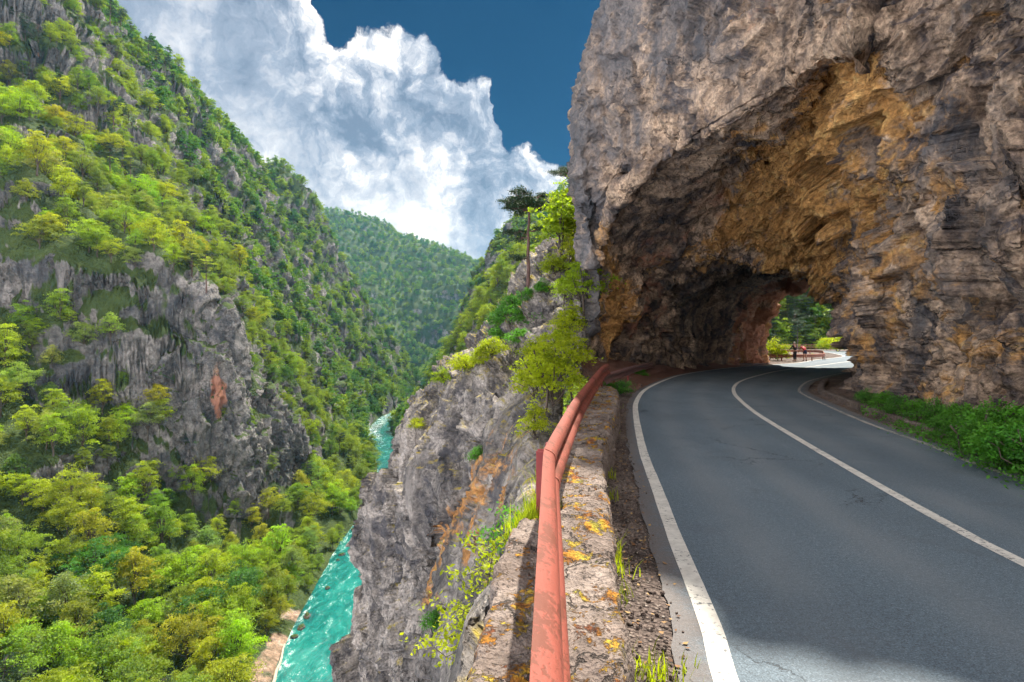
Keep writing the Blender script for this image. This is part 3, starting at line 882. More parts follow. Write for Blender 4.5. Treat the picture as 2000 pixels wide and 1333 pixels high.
GA[:, 4:, 0] = 0.25; GA[:2, :2, 0] = 0.05; GA[5:8, :2, 1] = 0.75; GA[4:8, 3:, 1] = 0.35
gg, ga = loft(np.concatenate([gc, GA], -1), [30, 60, 50, 50, 60, 60, 60, 60, 30, 30, 30], [30, 24, 24, 24, 30])
flatm = smoothstep(0.03, 0.2, gg[..., 2])
gp = gg.reshape(-1, 3)
lift = fbm(gp * 1.1, 5, .6, seed=121) * (0.012 + 0.16 * flatm.ravel()) + smoothstep(.3, .9, flatm.ravel()) * (worley(gp * 2.2, 123)[2] - .4) * .14
gp[:, 2] += np.where(flatm.ravel() < 0.02, np.minimum(lift, 0.004) - .006, lift)
cl_, cr_ = eL[::4], eR[::4]
for s0 in range(0, len(gp), 20000):
    b = gp[s0:s0 + 20000]
    dl = ((b[:, None, :2] - cl_[None, :, :2]) ** 2).sum(-1)
    k1 = dl.argmin(1)
    rl = path_right(cl_.copy())[k1]
    inside = ((b[:, :2] - cl_[k1, :2]) * rl[:, :2]).sum(1) > -0.02
    near_l = np.sqrt(dl.min(1))
    wid = np.linalg.norm((cr_ - cl_)[k1], axis=1)
    m_ = inside & (near_l < wid * 1.02)
    b[:, 2] = np.where(m_, np.minimum(b[:, 2], -0.03), np.where(~inside & (near_l < .6), np.minimum(b[:, 2], near_l * .25), b[:, 2]))
gme = mesh_np('ground', gp, grid_faces(*gg.shape[:2]))
add_attr(gme, 'green', ga[..., 0].ravel()); add_attr(gme, 'redearth', ga[..., 1].ravel())
tag(link('ground', gme, M['gravel_earth'], smooth=True), kind='structure')

# ------------------------------------------------------------------ crag with spires on the left slope
crag_rows = [
    px_row((230, 700, 190), (300, 690, 190), (350, 690, 190), (395, 690, 190), (425, 700, 190), (455, 720, 190), (480, 760, 192), (520, 800, 196), (560, 860, 200), (590, 930, 204)),
    px_row((240, 615, 168), (300, 580, 170), (350, 565, 170), (393, 572, 170), (424, 630, 171), (455, 650, 172), (478, 720, 176), (522, 765, 182), (572, 825, 188), (602, 885, 192)),
    px_row((240, 690, 161), (300, 655, 161), (350, 645, 162), (395, 645, 163), (428, 695, 164), (453, 725, 166), (478, 775, 170), (518, 810, 176), (560, 862, 182), (590, 910, 188)),
    px_row((240, 770, 156), (300, 745, 156), (350, 740, 157), (395, 745, 158), (425, 775, 159), (450, 800, 161), (478, 830, 165), (512, 860, 171), (548, 898, 178), (575, 940, 185)),
    px_row((240, 840, 153), (300, 835, 153), (350, 842, 153.5), (395, 852, 155), (425, 868, 156), (450, 882, 158), (475, 895, 162), (505, 910, 168), (540, 940, 175), (565, 968, 183)),
    px_row((240, 980, 151), (300, 980, 151), (350, 985, 151), (395, 1000, 153), (425, 1005, 154), (450, 1010, 156), (475, 1015, 160), (505, 1020, 166), (540, 1035, 173), (565, 1060, 181)),
]
z3 = np.zeros((6, 10, 3))
z3[3, 4, 1] = 0.9; z3[3, 4, 0] = 0.5; z3[2, 8, 0] = 0.2
cgr, cga = loft(np.concatenate([np.array(crag_rows, dtype=float), z3], -1), [14, 30, 34, 30, 30], 30)


def crag_disp(p, a):
    q = p * np.array([1, 1, 0.42])
    f1, f2, cid = worley((q + 2 * np.stack([perlin(q * .2, 1), perlin(q * .2, 2), perlin(q * .2, 3)], 1)) * 0.13, 141)
    g1, g2, gid = worley(q * 0.5, 142)
    return ridged(q * 0.07, 3, seed=143) * 1.3 + facets(q * .16, 141) * 4.2 + facets(q * .45, 142) * 1.7 + facets(q * 1.2, 145) * .5 + fbm(p * .35, 4, .55, seed=144) * .9


rock_object('crag_terrain', cgr, cga, M['crag_rock'], 1, crag_disp)


def spire(base, top, r0, r1, seed, name='rock_spire'):
    n, k = 60, 36
    b, t = np.array(base), np.array(top)
    th = np.linspace(0, 2 * math.pi, k)
    s = np.linspace(0, 1.0, n)
    rad = (r0 * (1 - s) ** 0.8 + r1 * s ** 0.5) * np.sqrt(np.clip(1 - s ** 6, 0.0, 1))
    g = b[None, None] + (t - b)[None, None] * s[:, None, None]
    g = g + np.stack([np.cos(th)[None] * rad[:, None], np.sin(th)[None] * rad[:, None], 0 * rad[:, None] + 0 * th[None]], -1)
    q = g.reshape(-1, 3) * np.array([1, 1, .5])
    dsp = (fbm(q * 0.25 + seed, 4, .6, seed=seed) * 1.3 + (worley(q * 0.4 + seed, seed)[2] - .5) * 1.0).reshape(n, k)
    dsp[:, -1] = dsp[:, 0]
    c = np.stack([np.cos(th), np.sin(th), 0 * th], -1)[None]
    g = g + c * dsp[..., None] * np.clip(rad / 2.0, 0, 1)[:, None, None]
    me = mesh_np(name, g.reshape(-1, 3), grid_faces(n, k))
    for nm in ('ochre', 'red', 'dark_tone'):
        add_attr(me, nm, np.zeros(n * k))
    return tag(link(name, me, M['crag_rock'], smooth=True), kind='structure')


spire(P(437, 760, 170), P(441, 590, 169), 7.0, 2.6, 5, 'spire_terrain')
spire(P(398, 690, 170), P(402, 566, 169.5), 7.0, 2.4, 9, 'spire_terrain')
spire(P(370, 660, 171), P(352, 556, 172), 6.5, 3.4, 11, 'spire_terrain')

# hillside beyond the tunnel
hill_rows = [px_row((1330, 712, 128), (1480, 706, 132), (1600, 700, 134), (1720, 696, 130), (1900, 705, 110)),
             px_row((1330, 640, 134), (1480, 640, 138), (1600, 640, 142), (1720, 640, 138), (1900, 640, 118)),
             px_row((1330, 520, 146), (1480, 520, 150), (1600, 520, 154), (1720, 520, 150), (1900, 500, 130)),
             px_row((1330, 330, 170), (1480, 300, 176), (1600, 280, 180), (1720, 280, 176), (1900, 280, 156))]
hg, ha = loft(np.concatenate([np.array(hill_rows, dtype=float), np.zeros((4, 5, 3))], -1), 40, 40)
rock_object('hillside_terrain', hg, ha, M['hill_rock'], 1, lambda p, a: fbm(p * .06, 4, seed=151) * 3.5)

# ------------------------------------------------------------------ foliage
def leaf_mat(name, cols, trans=0.45, own=False):
    m, nt, out = new_mat(name)
    rnd = nt.node('ShaderNodeObjectInfo').outputs['Random']
    base = nt.ramp(rnd, [(i / (len(cols) - 1), c) for i, c in enumerate(cols)])
    if own:
        base = nt.node('ShaderNodeObjectInfo').outputs['Color']
    tone = nt.attr('tone')
    col = nt.mix(1.0, base, nt.ramp(tone, [(0.0, (0.45, 0.56, 0.55)), (0.5, (1, 1, 1)), (1.0, (1.22, 1.28, 0.95))]), 'MULTIPLY')
    d = nt.node('ShaderNodeBsdfPrincipled', {'Base Color': col, 'Roughness': 0.55})
    d.inputs['Specular IOR Level'].default_value = 0.25
    tcol = nt.mix(1.0, col, (1.45, 1.55, 0.35), 'MULTIPLY')
    t = nt.node('ShaderNodeBsdfTranslucent', {'Color': tcol})
    mx = nt.node('ShaderNodeMixShader', {0: trans, 1: d.outputs[0], 2: t.outputs[0]})
    nt.l.new(mx.outputs[0], out.inputs['Surface'])
    return m


M['broad_leaf'] = leaf_mat('broad_leaf', [(0.11, 0.20, 0.028), (0.23, 0.28, 0.026), (0.17, 0.25, 0.04), (0.285, 0.335, 0.022), (0.17, 0.22, 0.055), (0.25, 0.30, 0.022)])
M['grove_leaf'] = leaf_mat('grove_leaf', [(0.1, 0.1, 0.1), (0.1, 0.1, 0.1)], 0.45, True)
M['pine_needles'] = leaf_mat('pine_needles', [(0.018, 0.040, 0.016), (0.03, 0.055, 0.02), (0.025, 0.05, 0.028)], 0.15)
M['shrub_leaf'] = leaf_mat('shrub_leaf', [(0.055, 0.20, 0.024), (0.09, 0.24, 0.028), (0.065, 0.18, 0.034)], 0.4)
M['bright_leaf'] = leaf_mat('bright_leaf', [(0.27, 0.31, 0.016), (0.32, 0.34, 0.018), (0.21, 0.29, 0.02)], 0.55)
M['far_leaf'] = leaf_mat('far_leaf', [(0.055, 0.14, 0.036), (0.10, 0.20, 0.038), (0.17, 0.25, 0.032), (0.23, 0.29, 0.028), (0.045, 0.115, 0.042)])

m, nt, out = new_mat('bark')
pos = nt.node('ShaderNodeTexCoord').outputs['Object']
n1 = nt.noise(nt.scaled(pos, (6, 6, 1.4)), 1.0, 5, 0.7)
principled(nt, out, nt.ramp(n1, [(0.3, (0.035, 0.027, 0.022)), (0.7, (0.13, 0.10, 0.08))]), 0.9, n1, 0.03)
M['bark'] = m
m, nt, out = new_mat('pine_bark')
pos = nt.node('ShaderNodeTexCoord').outputs['Object']
n1 = nt.noise(nt.scaled(pos, (5, 5, 1.8)), 1.0, 5, 0.7)
principled(nt, out, nt.ramp(n1, [(0.3, (0.05, 0.03, 0.028)), (0.7, (0.17, 0.10, 0.085))]), 0.9, n1, 0.03)
M['pine_bark'] = m


def unit(v):
    return v / (np.linalg.norm(v, axis=-1, keepdims=True) + 1e-9)


def leaves_mesh(name, c, size, tone, rng, up=0.6, aspect=0.62):
    """c (N,3) leaf centres, size (N,), tone (N,) -> one quad (kite) per leaf"""
    n = len(c)
    nrm = unit(rng.normal(size=(n, 3)) + np.array([0, 0, 1.0]) * up * 2)
    t = unit(np.cross(nrm, unit(rng.normal(size=(n, 3)))))
    b = np.cross(nrm, t)
    s = size[:, None]
    v = np.stack([c - t * s, c + b * s * aspect - nrm * s * .15, c + t * s, c - b * s * aspect - nrm * s * .15], 1).reshape(-1, 3)
    me = mesh_np(name, v, np.arange(4 * n).reshape(n, 4))
    add_attr(me, 'tone', np.repeat(np.clip(tone, 0, 1), 4))
    return me


def tube_mesh(name, polys, sides=6):
    """polys: list of (points (n,3), radii (n,))"""
    V, Fq, o = [], [], 0
    for pts, rad in polys:
        pts = np.array(pts, dtype=float)
        rad = np.array(rad, dtype=float)
        d = unit(np.gradient(pts, axis=0))
        ref = np.where(np.abs(d[:, 2:3]) > 0.9, np.array([[1.0, 0, 0]]), np.array([[0, 0, 1.0]]))
        a = unit(np.cross(d, ref))
        b = np.cross(d, a)
        th = np.arange(sides) / sides * 2 * math.pi
        ring = pts[:, None] + rad[:, None, None] * (np.cos(th)[None, :, None] * a[:, None] + np.sin(th)[None, :, None] * b[:, None])
        V.append(ring.reshape(-1, 3))
        n = len(pts)
        i = np.arange(n * sides).reshape(n, sides) + o
        j = np.roll(i, -1, axis=1)
        Fq.append(np.stack([i[:-1], j[:-1], j[1:], i[1:]], -1).reshape(-1, 4))
        o += n * sides
    return mesh_np(name, np.concatenate(V), np.concatenate(Fq))


def bent(p0, p1, n, wob, rng):
    t = np.linspace(0, 1, n)[:, None]
    p = np.array(p0)[None] * (1 - t) + np.array(p1)[None] * t
    k = rng.normal(size=(n, 3)) * wob * np.sin(t * math.pi)
    return p + k


def broad_parts(seed, h=9.0, r=3.3, base=2.2, clumps=60, per=88, leaf=0.135, flat=0.30, cr=1.15):
    rng = np.random.default_rng(seed)
    cz = base + (h - base) * 0.52
    cen = []
    while len(cen) < clumps:
        u = rng.normal(size=3)
        u /= np.linalg.norm(u)
        rr = rng.uniform(0.35, 1.0) ** 0.7
        if u[2] < -0.75:
            continue
        lob = 1 + 0.22 * math.sin(3 * math.atan2(u[1], u[0]) + seed) + 0.22 * math.sin(2 * math.atan2(u[1], u[0]) + 5 * u[2] + seed * 2) + 0.16 * rng.normal()
        taper = 1.0 - 0.25 * max(u[2], 0)
        cen.append([u[0] * rr * r * lob * taper, u[1] * rr * r * lob * taper, cz + u[2] * rr * (h - base) * (0.52 + 0.10 * math.sin(4 * math.atan2(u[1], u[0]) + seed * 3))])
    cen = np.array(cen)
    cl = np.repeat(np.arange(clumps), per)
    rad = cr * rng.uniform(0.45, 1.30, clumps)
    off = rng.normal(size=(len(cl), 3)) * np.array([0.5, 0.5, 0.5 * flat])
    outw = unit(cen - np.array([0, 0, cz - 1.0]))
    c = cen[cl] + off * rad[cl][:, None]
    c[:, 2] -= 0.30 * np.linalg.norm(off[:, :2], axis=1) ** 2 * rad[cl]     # sprays droop at the rim
    ct = rng.uniform(0.15, 0.85, clumps)
    tone = ct[cl] + rng.normal(size=len(cl)) * 0.14
    size = leaf * rng.uniform(0.7, 1.35, len(cl))
    crown = leaves_mesh('crown', c, size, tone, rng)
    polys = [(bent((0, 0, -1.2), (rng.normal() * .3, rng.normal() * .3, h * 0.8), 7, 0.14, rng), np.linspace(0.024 * h, 0.03, 7))]
    for k in rng.choice(clumps, min(12, clumps), replace=False):
        z0 = base * 0.8 + rng.uniform(0, 0.5) * max(cen[k][2] - base, 0.3)
        polys.append((bent((0, 0, z0), cen[k], 5, 0.12, rng), np.linspace(0.010 * h, 0.015, 5)))
    return crown, tube_mesh('trunk', polys, 5)


def pine_parts(seed, h=10.0, tiers=7, leaf=0.16, spread=2.6, bare=0.35, flat_top=True, per=240):
    rng = np.random.default_rng(seed)
    lean = rng.normal(size=2) * 0.25
    tp = lambda z: np.array([lean[0] * (z / h) ** 2, lean[1] * (z / h) ** 2, z])
    polys = [(np.array([tp(z) for z in np.linspace(-1.0, h * 0.97, 9)]), np.linspace(0.021 * h, 0.04, 9))]
    C, T = [], []
    for k in range(tiers):
        f = bare + (1 - bare) * (k + rng.uniform(0, .6)) / tiers
        z = h * min(f, 0.98)
        prof = math.sin(min(1.0, (1 - f) / (1 - bare) + (0.62 if flat_top else 0.12)) * math.pi * 0.5)
        for b in range(int(rng.integers(2, 5))):
            a = rng.uniform(0, 2 * math.pi)
            L = spread * prof * rng.uniform(0.5, 1.1)
            p0 = tp(z)
            p1 = p0 + np.array([math.cos(a) * L, math.sin(a) * L, rng.uniform(-0.05, 0.22) * L])
            polys.append((bent(p0, p1, 5, 0.07, rng), np.linspace(0.007 * h, 0.015, 5)))
            for q in range(3):
                cc = p0 + (p1 - p0) * rng.uniform(0.5, 1.05) + rng.normal(size=3) * np.array([.35, .35, .08])
                n = per // 6
                o = rng.normal(size=(n, 3)) * np.array([0.42, 0.42, 0.13]) * (0.5 + 0.22 * L)
                C.append(cc + o)
                T.append(np.full(n, rng.uniform(.2, .8)) + rng.normal(size=n) * .12)
    C, T = np.concatenate(C), np.concatenate(T)
    crown = leaves_mesh('crown', C, leaf * rng.uniform(.7, 1.3, len(C)), T, rng, up=0.3, aspect=0.35)
    return crown, tube_mesh('trunk', polys, 6)


def joined(name, a, b):
    """one mesh with both parts' geometry (for mass planting)"""
    bm = bmesh.new()
    bm.from_mesh(a)
    n = len(bm.faces)
    bm.from_mesh(b)
    bm.faces.ensure_lookup_table()
    for f in bm.faces[n:]:
        f.material_index = 1
    me = bpy.data.meshes.new(name)
    bm.to_mesh(me)
    bm.free()
    return me


BROAD = [broad_parts(200 + k, h=hh, r=rr, base=bb, clumps=cc) for k, (hh, rr, bb, cc) in enumerate(
    [(9, 3.1, 1.6, 54), (8, 3.7, 1.4, 58), (11.5, 2.9, 1.8, 62), (7, 2.6, 1.0, 40), (9.5, 4.0, 2.0, 66), (5.5, 2.3, 0.6, 34)])]
PINES = [pine_parts(300 + k, h=hh, tiers=tt_, spread=sp, bare=ba, flat_top=ft) for k, (hh, tt_, sp, ba, ft) in enumerate(
    [(11, 6, 2.6, .45, True), (10, 8, 2.0, .3, False), (13, 7, 2.6, .5, True), (9, 7, 2.2, .25, False)])]
for a, b in BROAD:
    a.materials.append(M['broad_leaf']); b.materials.append(M['bark'])
for a, b in PINES:
    a.materials.append(M['pine_needles']); b.materials.append(M['pine_bark'])

bpy.context.view_layer.update()
DG = bpy.context.evaluated_depsgraph_get()
EYE = Vector((0, 0, CAM_H))


def hit(px, py):
    d = Vector(((px - CX) / F_PX, 1.0, (CY - py) / F_PX)).normalized()
    ok, loc, n, i, o, m_ = SC.ray_cast(DG, EYE, d)
    if not ok:
        return None
    if n.dot(d) > 0:
        n = -n
    return loc, n, o.name


def visible(pt, slack=1.5):
    v = Vector(pt) - EYE
    L = v.length
    ok, loc, n, i, o, m_ = SC.ray_cast(DG, EYE, v / L, distance=L - slack)
    return not ok


def to_px(p):
    return CX + p[0] / p[1] * F_PX, CY - (p[2] - CAM_H) / p[1] * F_PX


def terr_lookup(x, y):
    px = CX + x / y * F_PX
    r = np.clip((np.log(y) - math.log(48)) / (math.log(2300) - math.log(48)) * (NR - 1), 0, NR - 1).round().astype(int)
    c = np.clip((px + 420) / 1650 * (NC - 1), 0, NC - 1).round().astype(int)
    return TERR[r, c], tn[r, c]


def in_poly(px, py, poly):
    inside = np.zeros(len(px), dtype=bool)
    n = len(poly)
    for i in range(n):
        x1, y1 = poly[i]
        x2, y2 = poly[(i + 1) % n]
        cnd = ((y1 > py) != (y2 > py)) & (px < (x2 - x1) * (py - y1) / (y2 - y1 + 1e-9) + x1)
        inside ^= cnd
    return inside


ROCK_ZONES = [
    [(-50, 425), (120, 455), (240, 490), (330, 540), (345, 600), (280, 640), (200, 600), (60, 620), (-50, 650)],
    [(270, 600), (330, 570), (395, 570), (450, 590), (520, 740), (600, 880), (570, 940), (430, 900), (330, 840), (260, 720)],
]
pts_all = []
for (d0, d1, s) in ((48, 150, 4.6), (150, 300, 5.4), (300, 600, 6.6), (600, 1200, 9.6), (1200, 2250, 13.5)):
    xs_ = np.arange(-1.35 * d1 * 0.95, 0.22 * d1, s)
    ys_ = np.arange(d0 * 0.8, d1 * 1.05, s)
    gx, gy = np.meshgrid(xs_, ys_)
    gx = gx.ravel() + RNG.uniform(-.45, .45, gx.size) * s
    gy = gy.ravel() + RNG.uniform(-.45, .45, gy.size) * s
    keep = (gy > d0) & (gy <= d1)
    gx, gy = gx[keep], gy[keep]
    px = CX + gx / gy * F_PX
    keep = (px > -380) & (px < 1200)
    gx, gy, px = gx[keep], gy[keep], px[keep]
    pos_, nr_ = terr_lookup(gx, gy)
    rd = np.abs(gx - river_x(gy)) + smoothstep(1120, 1180, gy) * 60
    pz = pos_[:, 2]
    py = CY - (pz - CAM_H) / gy * F_PX
    nz = fbm(np.stack([gx, gy, 0 * gx], 1) / 46.0, 3, seed=161)
    ok = (rd > 9.6) & (nr_[:, 2] > 0.04 + np.where(gy > 600, 0.60, 0.46) * nz) & ~((rd < 13) & (gy < 118))
    rz = in_poly(px, py, ROCK_ZONES[0]) | in_poly(px, py, ROCK_ZONES[1])
    ok &= ~(rz & (nr_[:, 2] < 0.60) & (RNG.uniform(size=len(px)) > 0.15))
    low = pz < -60.0
    ok &= ~low
    sc = {4.6: 1.0, 5.4: 1.0, 6.6: 1.15, 9.6: 1.3, 13.5: 1.6}[s] * RNG.uniform(0.55, 1.28, len(px))
    for k in np.nonzero(ok)[0]:
        pts_all.append((gx[k], gy[k], pz[k], sc[k], px[k], py[k], nr_[k, 2], s))
pts_all = np.array(pts_all)
print('trees', len(pts_all))

# ------------------------------------------------------------------ which trees stand as individuals
LANDMARKS = []
PAL = [('yellow-green', (0.285, 0.335, 0.024)), ('mid-green', (0.185, 0.26, 0.032)), ('grey-green', (0.22, 0.28, 0.085)), ('lime-green', (0.29, 0.37, 0.020)),
       ('deep green', (0.08, 0.17, 0.030)), ('golden-green', (0.30, 0.35, 0.022))]
PAL_W = [0.36, 0.24, 0.15, 0.16, 0.07, 0.02]
hgt_px = pts_all[:, 3] * 8.5 / pts_all[:, 1] * F_PX
order = np.argsort(-hgt_px)
chosen = []
for k in order:
    x, y, z, sc, px, py = pts_all[k, :6]
    if len(chosen) >= 290:
        break
    if not (-30 < px < 760 and -20 < py - hgt_px[k] * .6 < 1340):
        continue
    if visible((x, y, z + 7.0 * sc)) or visible((x, y, z + 4.0 * sc)):
        chosen.append(k)
chosen_set = set(chosen)


def zone_of(x, y, z):
    rd = abs(x - float(river_x(np.array(y))))
    if rd < 24: across = "at the river's edge"
    elif z < -44: across = 'low on the wooded bank'
    elif z < -30: across = 'on the lower valley slope'
    elif z < -12: across = 'half way up the slope'
    elif z < 12: across = 'on ledges under the cliff band'
    else: across = 'above the grey cliff band'
    px = CX + x / y * F_PX
    if y < 96: along = 'nearest the viewer'
    elif y < 110: along = 'opposite the grey cliff foot'
    elif y < 124: along = 'just upstream of the driftwood'
    elif y < 138: along = 'opposite the grey cliff nose'
    elif y < 153: along = 'short of the rock spires'
    elif y < 172: along = 'level with the rock spires'
    elif y < 215: along = 'just beyond the rock spires'
    else: along = 'towards the river bend'
    return across, along


broad_protos = []
for k, (a, b) in enumerate(BROAD):
    a2 = a.copy()
    a2.materials.clear()
    a2.materials.append(M['grove_leaf'])
    broad_protos.append((a2, b))


def place_tree(name, parts, loc, scale, rz, label, cat, group=None, color=None):
    root = empty(name, loc, rz)
    root.scale = (scale, scale, scale)
    tag(root, label, cat, group)
    for nm, me in zip(('crown', 'trunk'), parts):
        o = bpy.data.objects.new(nm, me)
        COL.objects.link(o)
        o.parent = root
        if color is not None:
            o.color = (*color, 1)
    return root


rr_ = random.Random(11)
for k in chosen:
    x, y, z, sc = pts_all[k, :4]
    ci = rr_.choices(range(len(PAL)), PAL_W)[0]
    cname, col = PAL[ci]
    col = tuple(c * rr_.uniform(0.85, 1.18) for c in col)
    size = 'small' if sc < 0.84 else 'medium-sized' if sc < 1.03 else 'tall'
    across, along = zone_of(x, y, z)
    place_tree('broadleaf_tree', broad_protos[rr_.randrange(6)], (x, y, z - 0.2), sc, rr_.uniform(0, 6.28),
               f'{size} {cname} broadleaf tree {across}, {along}', 'tree', 'broadleaf trees of the gorge slope', col)

# ------------------------------------------------------------------ the rest of the woods, one object
FAR = [broad_parts(400 + k, h=hh, r=rr, base=0.9, clumps=cc, per=26, leaf=0.34, cr=1.25) for k, (hh, rr, cc) in enumerate([(9, 3.4, 40), (8, 3.7, 42), (10, 3.2, 42), (7, 3.0, 34)])]
src = bpy.data.collections.new('woodland_sources')
srcs = []
for k, (a, b) in enumerate(FAR + BROAD[:4] + PINES):
    me = joined('woodland_tree', a, b)
    me.materials.append(M['far_leaf'] if k < 4 else M['broad_leaf'] if k < 8 else M['pine_needles'])
    me.materials.append(M['bark'])
    o = bpy.data.objects.new(f'woodland_source_{k:02d}', me)
    src.objects.link(o)
    srcs.append(o)
rest = [k for k in range(len(pts_all)) if k not in chosen_set]
pv, vid, vs, vr = [], [], [], []
for k in rest:
    x, y, z, sc, px, py, nz_, s_ = pts_all[k]
    pine = rr_.random() < (0.08 if s_ < 6 else 0.10 if s_ < 9 else 0.06)
    vid.append(rr_.randrange(8, 12) if pine else rr_.randrange(4, 8) if s_ < 6 else rr_.randrange(0, 4))
    pv.append((x, y, z - 0.3)); vs.append(sc * (0.8 if pine else 1.0)); vr.append(rr_.uniform(0, 6.28))


def mass_planting(name, pv, vid, vs, vr, coll):
    me = bpy.data.meshes.new(name)
    me.from_pydata(pv, [], [])
    a = me.attributes.new('variant', 'INT', 'POINT'); a.data.foreach_set('value', np.array(vid, dtype=np.int32))
    a = me.attributes.new('size', 'FLOAT', 'POINT'); a.data.foreach_set('value', np.array(vs, dtype=np.float32))
    a = me.attributes.new('turn', 'FLOAT', 'POINT'); a.data.foreach_set('value', np.array(vr, dtype=np.float32))
    o = link(name, me)
    ng = bpy.data.node_groups.new(name, 'GeometryNodeTree')
    ng.interface.new_socket('Geometry', in_out='INPUT', socket_type='NodeSocketGeometry')
    ng.interface.new_socket('Geometry', in_out='OUTPUT', socket_type='NodeSocketGeometry')
    g = NT(ng)
    gi, go = g.node('NodeGroupInput'), g.node('NodeGroupOutput')
    ci = g.node('GeometryNodeCollectionInfo', {'Separate Children': True, 'Reset Children': True})
    ci.inputs['Collection'].default_value = coll
    at = lambda n, t: g.node('GeometryNodeInputNamedAttribute', {'Name': n}, data_type=t).outputs['Attribute']
    rot = g.node('ShaderNodeCombineXYZ', {2: at('turn', 'FLOAT')}).outputs[0]
    ip = g.node('GeometryNodeInstanceOnPoints', {'Pick Instance': True})
    g.l.new(gi.outputs[0], ip.inputs['Points'])
    g.l.new(ci.outputs[0], ip.inputs['Instance'])
    g.l.new(at('variant', 'INT'), ip.inputs['Instance Index'])
    g.l.new(rot, ip.inputs['Rotation'])
    g.l.new(at('size', 'FLOAT'), ip.inputs['Scale'])
    g.l.new(ip.outputs[0], go.inputs[0])
    md = o.modifiers.new('planting', 'NODES')
    md.node_group = ng
    return o


# shrubs clinging to ledges of the hillside behind the tunnel come with the same planting
for i in range(520):
    px, py = rr_.uniform(1400, 1760), rr_.uniform(380, 712)
    d = 128 + (712 - py) * 0.12
    u = (px - 1330) / 570
    # find the hillside by its own grid
    gi_ = hg.reshape(-1, 3)
    sx = CX + gi_[:, 0] / gi_[:, 1] * F_PX
    sy = CY - (gi_[:, 2] - CAM_H) / gi_[:, 1] * F_PX
    j = np.argmin((sx - px) ** 2 + (sy - py) ** 2)
    q = gi_[j] + RNG.normal(size=3) * (1, 1, 0)
    pv.append((q[0], q[1], q[2] - 1)); vid.append(rr_.choice([0, 1, 2, 3, 8, 9, 10, 11, 9])); vs.append(rr_.uniform(.5, 0.95)); vr.append(rr_.uniform(0, 6.28))
woods = mass_planting('far_woods', pv, vid, vs, vr, src)
tag(woods, kind='stuff')

# ------------------------------------------------------------------ parapet wall
m, nt, out = new_mat('weathered_concrete')
pos = nt.node('ShaderNodeTexCoord').outputs['Object']
n1 = nt.noise(pos, 1.6, 5, 0.65)
n2 = nt.noise(pos, 14.0, 5, 0.7)
n3 = nt.voronoi(pos, 45.0, 'F1')
c = nt.ramp(n1, [(0.3, (0.13, 0.098, 0.085)), (0.5, (0.225, 0.175, 0.15)), (0.7, (0.33, 0.27, 0.235))])
c = nt.mix(0.9, c, nt.ramp(n2, [(0.25, 0.35), (0.5, 0.95), (0.75, 1.45)]), 'MULTIPLY')
c = nt.mix(nt.smooth(n3, 0.30, 0.12, 0, 0.45), c, (0.13, 0.115, 0.11))
nz = nt.node('ShaderNodeSeparateXYZ', {0: nt.node('ShaderNodeNewGeometry').outputs['Normal']}).outputs[2]
mo = nt.math('MULTIPLY', nt.smooth(nt.math('ADD', nt.math('MULTIPLY', nt.noise(pos, 4.2, 5, 0.65), 0.62), nt.math('MULTIPLY', nt.noise(pos, 24.0, 5, 0.75), 0.38)), 0.518, 0.562), nt.smooth(nz, 0.1, 0.5))
cw = nt.vmath('ADD', pos, nt.node('ShaderNodeVectorMath', {0: nt.node('ShaderNodeTexNoise', {'Vector': pos, 'Scale': 3.0, 'Detail': 5.0, 'Roughness': 0.7}).outputs['Color'], 'Scale': 0.5}, operation='SCALE').outputs[0])
ckw = nt.smooth(nt.voronoi(cw, 1.5, 'DISTANCE_TO_EDGE'), 0.022, 0.004)
c = nt.mix(nt.math('MULTIPLY', ckw, 0.8), c, (0.035, 0.03, 0.028))
pit = nt.smooth(nt.noise(pos, 34.0, 4, 0.7), 0.60, 0.68)
c = nt.mix(nt.math('MULTIPLY', pit, 0.7), c, (0.05, 0.042, 0.038))
mc = nt.ramp(nt.noise(pos, 5.0, 4, 0.7), [(0.35, (0.16, 0.045, 0.012)), (0.48, (0.40, 0.17, 0.015)), (0.60, (0.42, 0.31, 0.03)), (0.72, (0.22, 0.24, 0.03))])
mc = nt.mix(0.8, mc, nt.ramp(n2, [(0.3, 0.4), (0.6, 1.3)]), 'MULTIPLY')
c = nt.mix(nt.math('MULTIPLY', mo, 0.9), c, mc)
principled(nt, out, c, 0.9, nt.math('ADD', nt.math('ADD', n2, nt.math('MULTIPLY', n3, 0.4)), nt.math('SUBTRACT', nt.math('MULTIPLY', mo, 0.5), nt.math('ADD', ckw, pit))), 0.04, 1.0, 0.2)
M['weathered_concrete'] = m

wall_c = [(-.25, -2.5, .43), (-.02, 0.2, .43), (.10, 1.4, .43), (.14, 2.25, .43), (.35, 4.1, .44), (.55, 5.4, .45), (.84, 7.2, .46), (1.22, 9.0, .47), (1.66, 10.8, .48), (2.05, 13, .48), (2.40, 15.2, .46), (2.62, 16.8, .44)]
wall_w = [.64, .64, .64, .64, .70, .66, .64, .60, .58, .64, .72, .60]
wp = catmull(np.concatenate([np.array(wall_c), np.array(wall_w)[:, None]], 1), [12, 40, 40, 60, 60, 70, 60, 50, 50, 50, 30], 0)
wr_ = path_right(wp[:, :3].copy())
ww = wp[:, 3]
prof = []
for t in np.linspace(0, 1, 18): prof.append((-1.04 - .10 * (1 - t), -2.4 * (1 - t) - 0.06 * t, 0))          # river side
for t in np.linspace(0, 1, 34)[1:-1]: prof.append((-1.0 + 2.0 * t, 0.0, 1))                                   # top
for t in np.linspace(0, 1, 20): prof.append((1.02 + .05 * t, -0.05 - .60 * t, 0))                             # road side
prof = np.array(prof)
